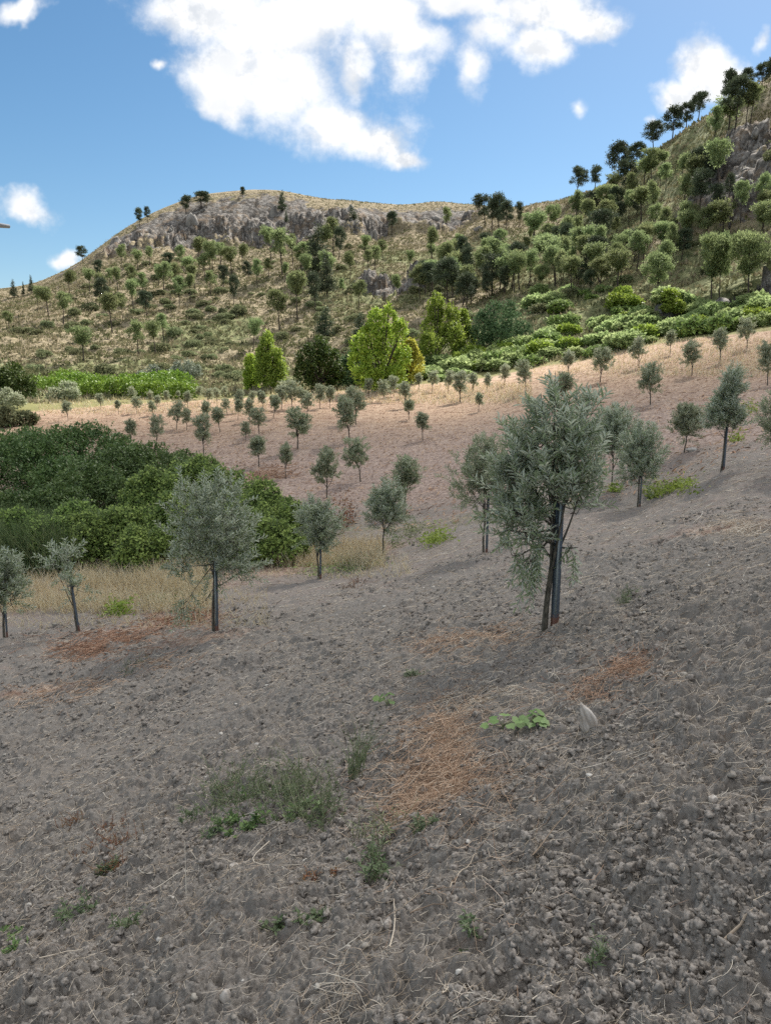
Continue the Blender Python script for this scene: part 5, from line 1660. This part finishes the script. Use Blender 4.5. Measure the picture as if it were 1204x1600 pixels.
weed(12, [(15, 1475, 20), (25, 1505, 14)], 18, .06, 'flat dark weed at the lower left edge', .05, .018, 5, M_darkbush, lean=.9)
weed(13, [(735, 1480, 14), (728, 1470, 10)], 14, .05, 'grey green small weed in the lower middle', .036, .015, 5, M_weed, lean=.7)
weed(14, [(935, 1510, 9)], 8, .09, 'bright thin seedling near the bottom right of the middle', .04, .008, 6, M_weed, lean=.3)
weed(23, [(430, 1450, 14)], 9, .06, 'left one of two small grey weeds below the hooked stalk', .045, .02, 5, lean=.8)
weed(15, [(480, 1440, 16), (495, 1435, 12)], 16, .06, 'right one of two small grey weeds below the hooked stalk', .045, .02, 5, lean=.8)
weed(16, [(480, 1385, 14), (520, 1370, 12)], 16, .06, 'tiny red tinged weed below the wispy clump', .025, .009, 6, M_redweed, M_redweed, .6)
weed(17, [(205, 1050, 20), (220, 1035, 16)], 20, .14, 'wispy weed on the straw streak at the left', .035, .01, 7, lean=.5)
weed(18, [(545, 920, 18), (560, 912, 14)], 40, .16, 'dry brownish weed below the rounded olive', .03, .008, 6, M_redweed, M_redweed, .6)
weed(21, [(610, 1295, 20), (590, 1320, 18), (560, 1310, 16)], 26, .2, 'thin dry grassy stalks beside the spiky grey weed', .05, .006, 4, M_stem, lean=.3)


def broad(seed, spots, label, size):
    g = np.random.default_rng(seed)
    ref = hit(spots[0][0], spots[0][1])
    z0 = float(gz(ref[0], ref[1])[0]); off = np.array([ref[0], ref[1], z0])
    root = empty('broad_leaved_weed', off)
    stems, C, D, Nn, Ls = [], [], [], [], []
    for (px, py, n) in spots:
        a = hit(px, py); a[2] = gz(a[0], a[1])[0]
        for q in range(n):
            an = g.uniform(0, 6.28); rr = g.uniform(.02, .09); h = g.uniform(.03, .09)
            tip = a + np.array([math.cos(an) * rr, math.sin(an) * rr, h])
            stems.append(bez(a, a + np.array([0, 0, h]), tip, 5))
            C.append(tip); D.append((math.cos(an), math.sin(an), -.15)); Nn.append((g.normal(0, .3), -.45 + g.normal(0, .2), 1)); Ls.append(size * g.uniform(.7, 1.15))
    V, F = tubes(np.array(stems) - off, np.full((len(stems), 5), .0022), 5)
    mk('stems', V, [(F, 0)], M_stem, np.repeat(g.random(len(stems)), 25), True, root)
    V, F, kk = leaves(np.array(C) - off, np.array(D), norm(np.array(Nn)), np.array(Ls), np.array(Ls) * .85, LOBED)
    mk('leaves', V, [(F, 0)], M_broad, np.repeat(g.random(len(C)), kk), False, root)
    return tag(root, label, 'weed', 'weeds growing in the near soil')


broad(1, [(785, 1155, 7), (830, 1145, 14)], 'bright green broad leaved weed right of the orange straw patch', .062)
broad(2, [(605, 1113, 8)], 'smaller broad leaved weed left of the pale straw streak', .058)

# green creeping patches
CG = 'creeping green patches on the slope'
def patch(seed, spots, n, L, mat, label, h=.25):
    g = np.random.default_rng(seed)
    ref = hit(spots[0][0], spots[0][1]); off = np.array([ref[0], ref[1], float(gz(ref[0], ref[1])[0])])
    C = []
    for (px, py, rx, ry) in spots:
        a = hit(px, py); bx_ = hit(px + rx, py); by_ = hit(px, py - ry)
        k = n // len(spots); uu = g.normal(0, .5, (k, 1)); vv = g.normal(0, .5, (k, 1))
        C.append(a + uu * (bx_ - a) + vv * (by_ - a))
    C = np.concatenate(C); C[:, 2] = gz(C[:, 0], C[:, 1]) + g.random(len(C)) ** 1.5 * h * fbm(C[:, 0] * 2.5, C[:, 1] * 2.5, 2, seed) * 1.6
    m = len(C)
    V, F, kk = leaves(C - off, norm(np.c_[g.normal(0, 1, (m, 2)), g.uniform(-.1, .9, m)]), norm(np.array([0, 0, 1.0]) + .6 * rdir(g, m)), L * g.uniform(.6, 1.3, m), L * .55 * g.uniform(.7, 1.2, m))
    o = mk('creeping_weed', V, [(F, 0)], mat, np.repeat(g.random(m), kk), False, None, None, off)
    return tag(o, label, 'ground cover', None, 'stuff')


patch(1, [(1045, 770, 32, 9), (1065, 765, 22, 9), (1020, 776, 16, 6)], 900, .10, M_midgreen, 'bright green creeping patch right of the round olive on dark stakes')
patch(2, [(186, 958, 24, 7)], 420, .08, M_midgreen, 'bright green tuft in front of the dry grass, left of the broad olive')
patch(3, [(500, 893, 50, 9), (560, 880, 40, 7), (540, 885, 30, 7)], 900, .08, M_fresh, 'low green strip under the slender olive at the gully edge', .12)
patch(4, [(686, 840, 22, 9), (672, 848, 16, 8)], 550, .10, M_midgreen, 'bright green weed clump between the rounded olive and the wide pale olive', .35)
patch(5, [(1150, 690, 12, 6)], 160, .11, M_midgreen, 'small green tuft near the right edge beside the two tiered olive', .3)
patch(6, [(1170, 640, 16, 7)], 200, .12, M_midgreen, 'yellow green tuft higher on the right slope near the edge', .3)
patch(7, [(960, 768, 14, 6)], 180, .1, M_midgreen, 'green tuft under the tall olive behind the largest one')
patch(8, [(650, 828, 26, 10), (640, 838, 20, 8), (618, 850, 20, 7)], 500, .09, M_scrub, 'brownish green weeds at the gully left of the bright clump', .35)
patch(9, [(530, 820, 18, 16), (545, 812, 14, 14)], 500, .1, M_redweed, 'rusty dry bush at the end of the bramble mound', .8)
patch(10, [(300, 935, 40, 8), (250, 940, 30, 7)], 600, .07, M_fresh, 'low green strip under the broad left olive beside the dry grass', .12)

# ------------------------------------------------------------------ wind turbine far left beyond the ridge
Y = 600.0
d = pdir(-19, 350); hub = d * (Y / d[1]) + np.array([0, 0, EYE])
tz = float(land(hub[0] + 3, hub[1] + 2))
root = empty('wind_turbine', (hub[0] + 2.0, hub[1] + 1.5, tz))
off = np.array(root.location)
tag(root, 'pale grey wind turbine at the far left edge, blade tip and nacelle showing', 'wind turbine')
ax = np.array([-.8, -.6, 0])
top = hub - ax * 2.5
V, F = tubes(np.stack([off + np.array([0, 0, -3]), (off + top) / 2, top - np.array([0, 0, 1.0])])[None] - off, np.array([[2.2, 1.8, 1.3]]), 12)
mk('tower', V, [(F, 0)], M_turbine, None, True, root)
V, F = tubes((np.stack([hub - ax * 1.2, hub - ax * 1.6, hub - ax * 8, hub - ax * 15, hub - ax * 15.6]) - off)[None], np.array([[.3, 1.5, 1.8, 1.4, .2]]), 10)
mk('nacelle', V, [(F, 0)], M_turbine, None, True, root)
V, F = tubes((np.stack([hub + ax * 1.6, hub + ax * 1.0, hub, hub - ax * 1.2]) - off)[None], np.array([[.1, .9, 1.3, 1.2]]), 10)
mk('hub', V, [(F, 0)], M_turbine, None, True, root)
b0 = norm(np.array([12.5, -16.7, 10.5])); b1 = np.cross(ax, b0)
for q in range(3):
    a = q * 2 * PI / 3
    bd = b0 * math.cos(a) + b1 * math.sin(a)
    V, F = tubes((np.stack([hub + bd * s for s in (.8, 4, 10, 21, 31)]) - off)[None], np.array([[.6, 1.0, .8, .5, .1]]), 8)
    mk('blade', V, [(F, 0)], M_turbine, None, True, root)
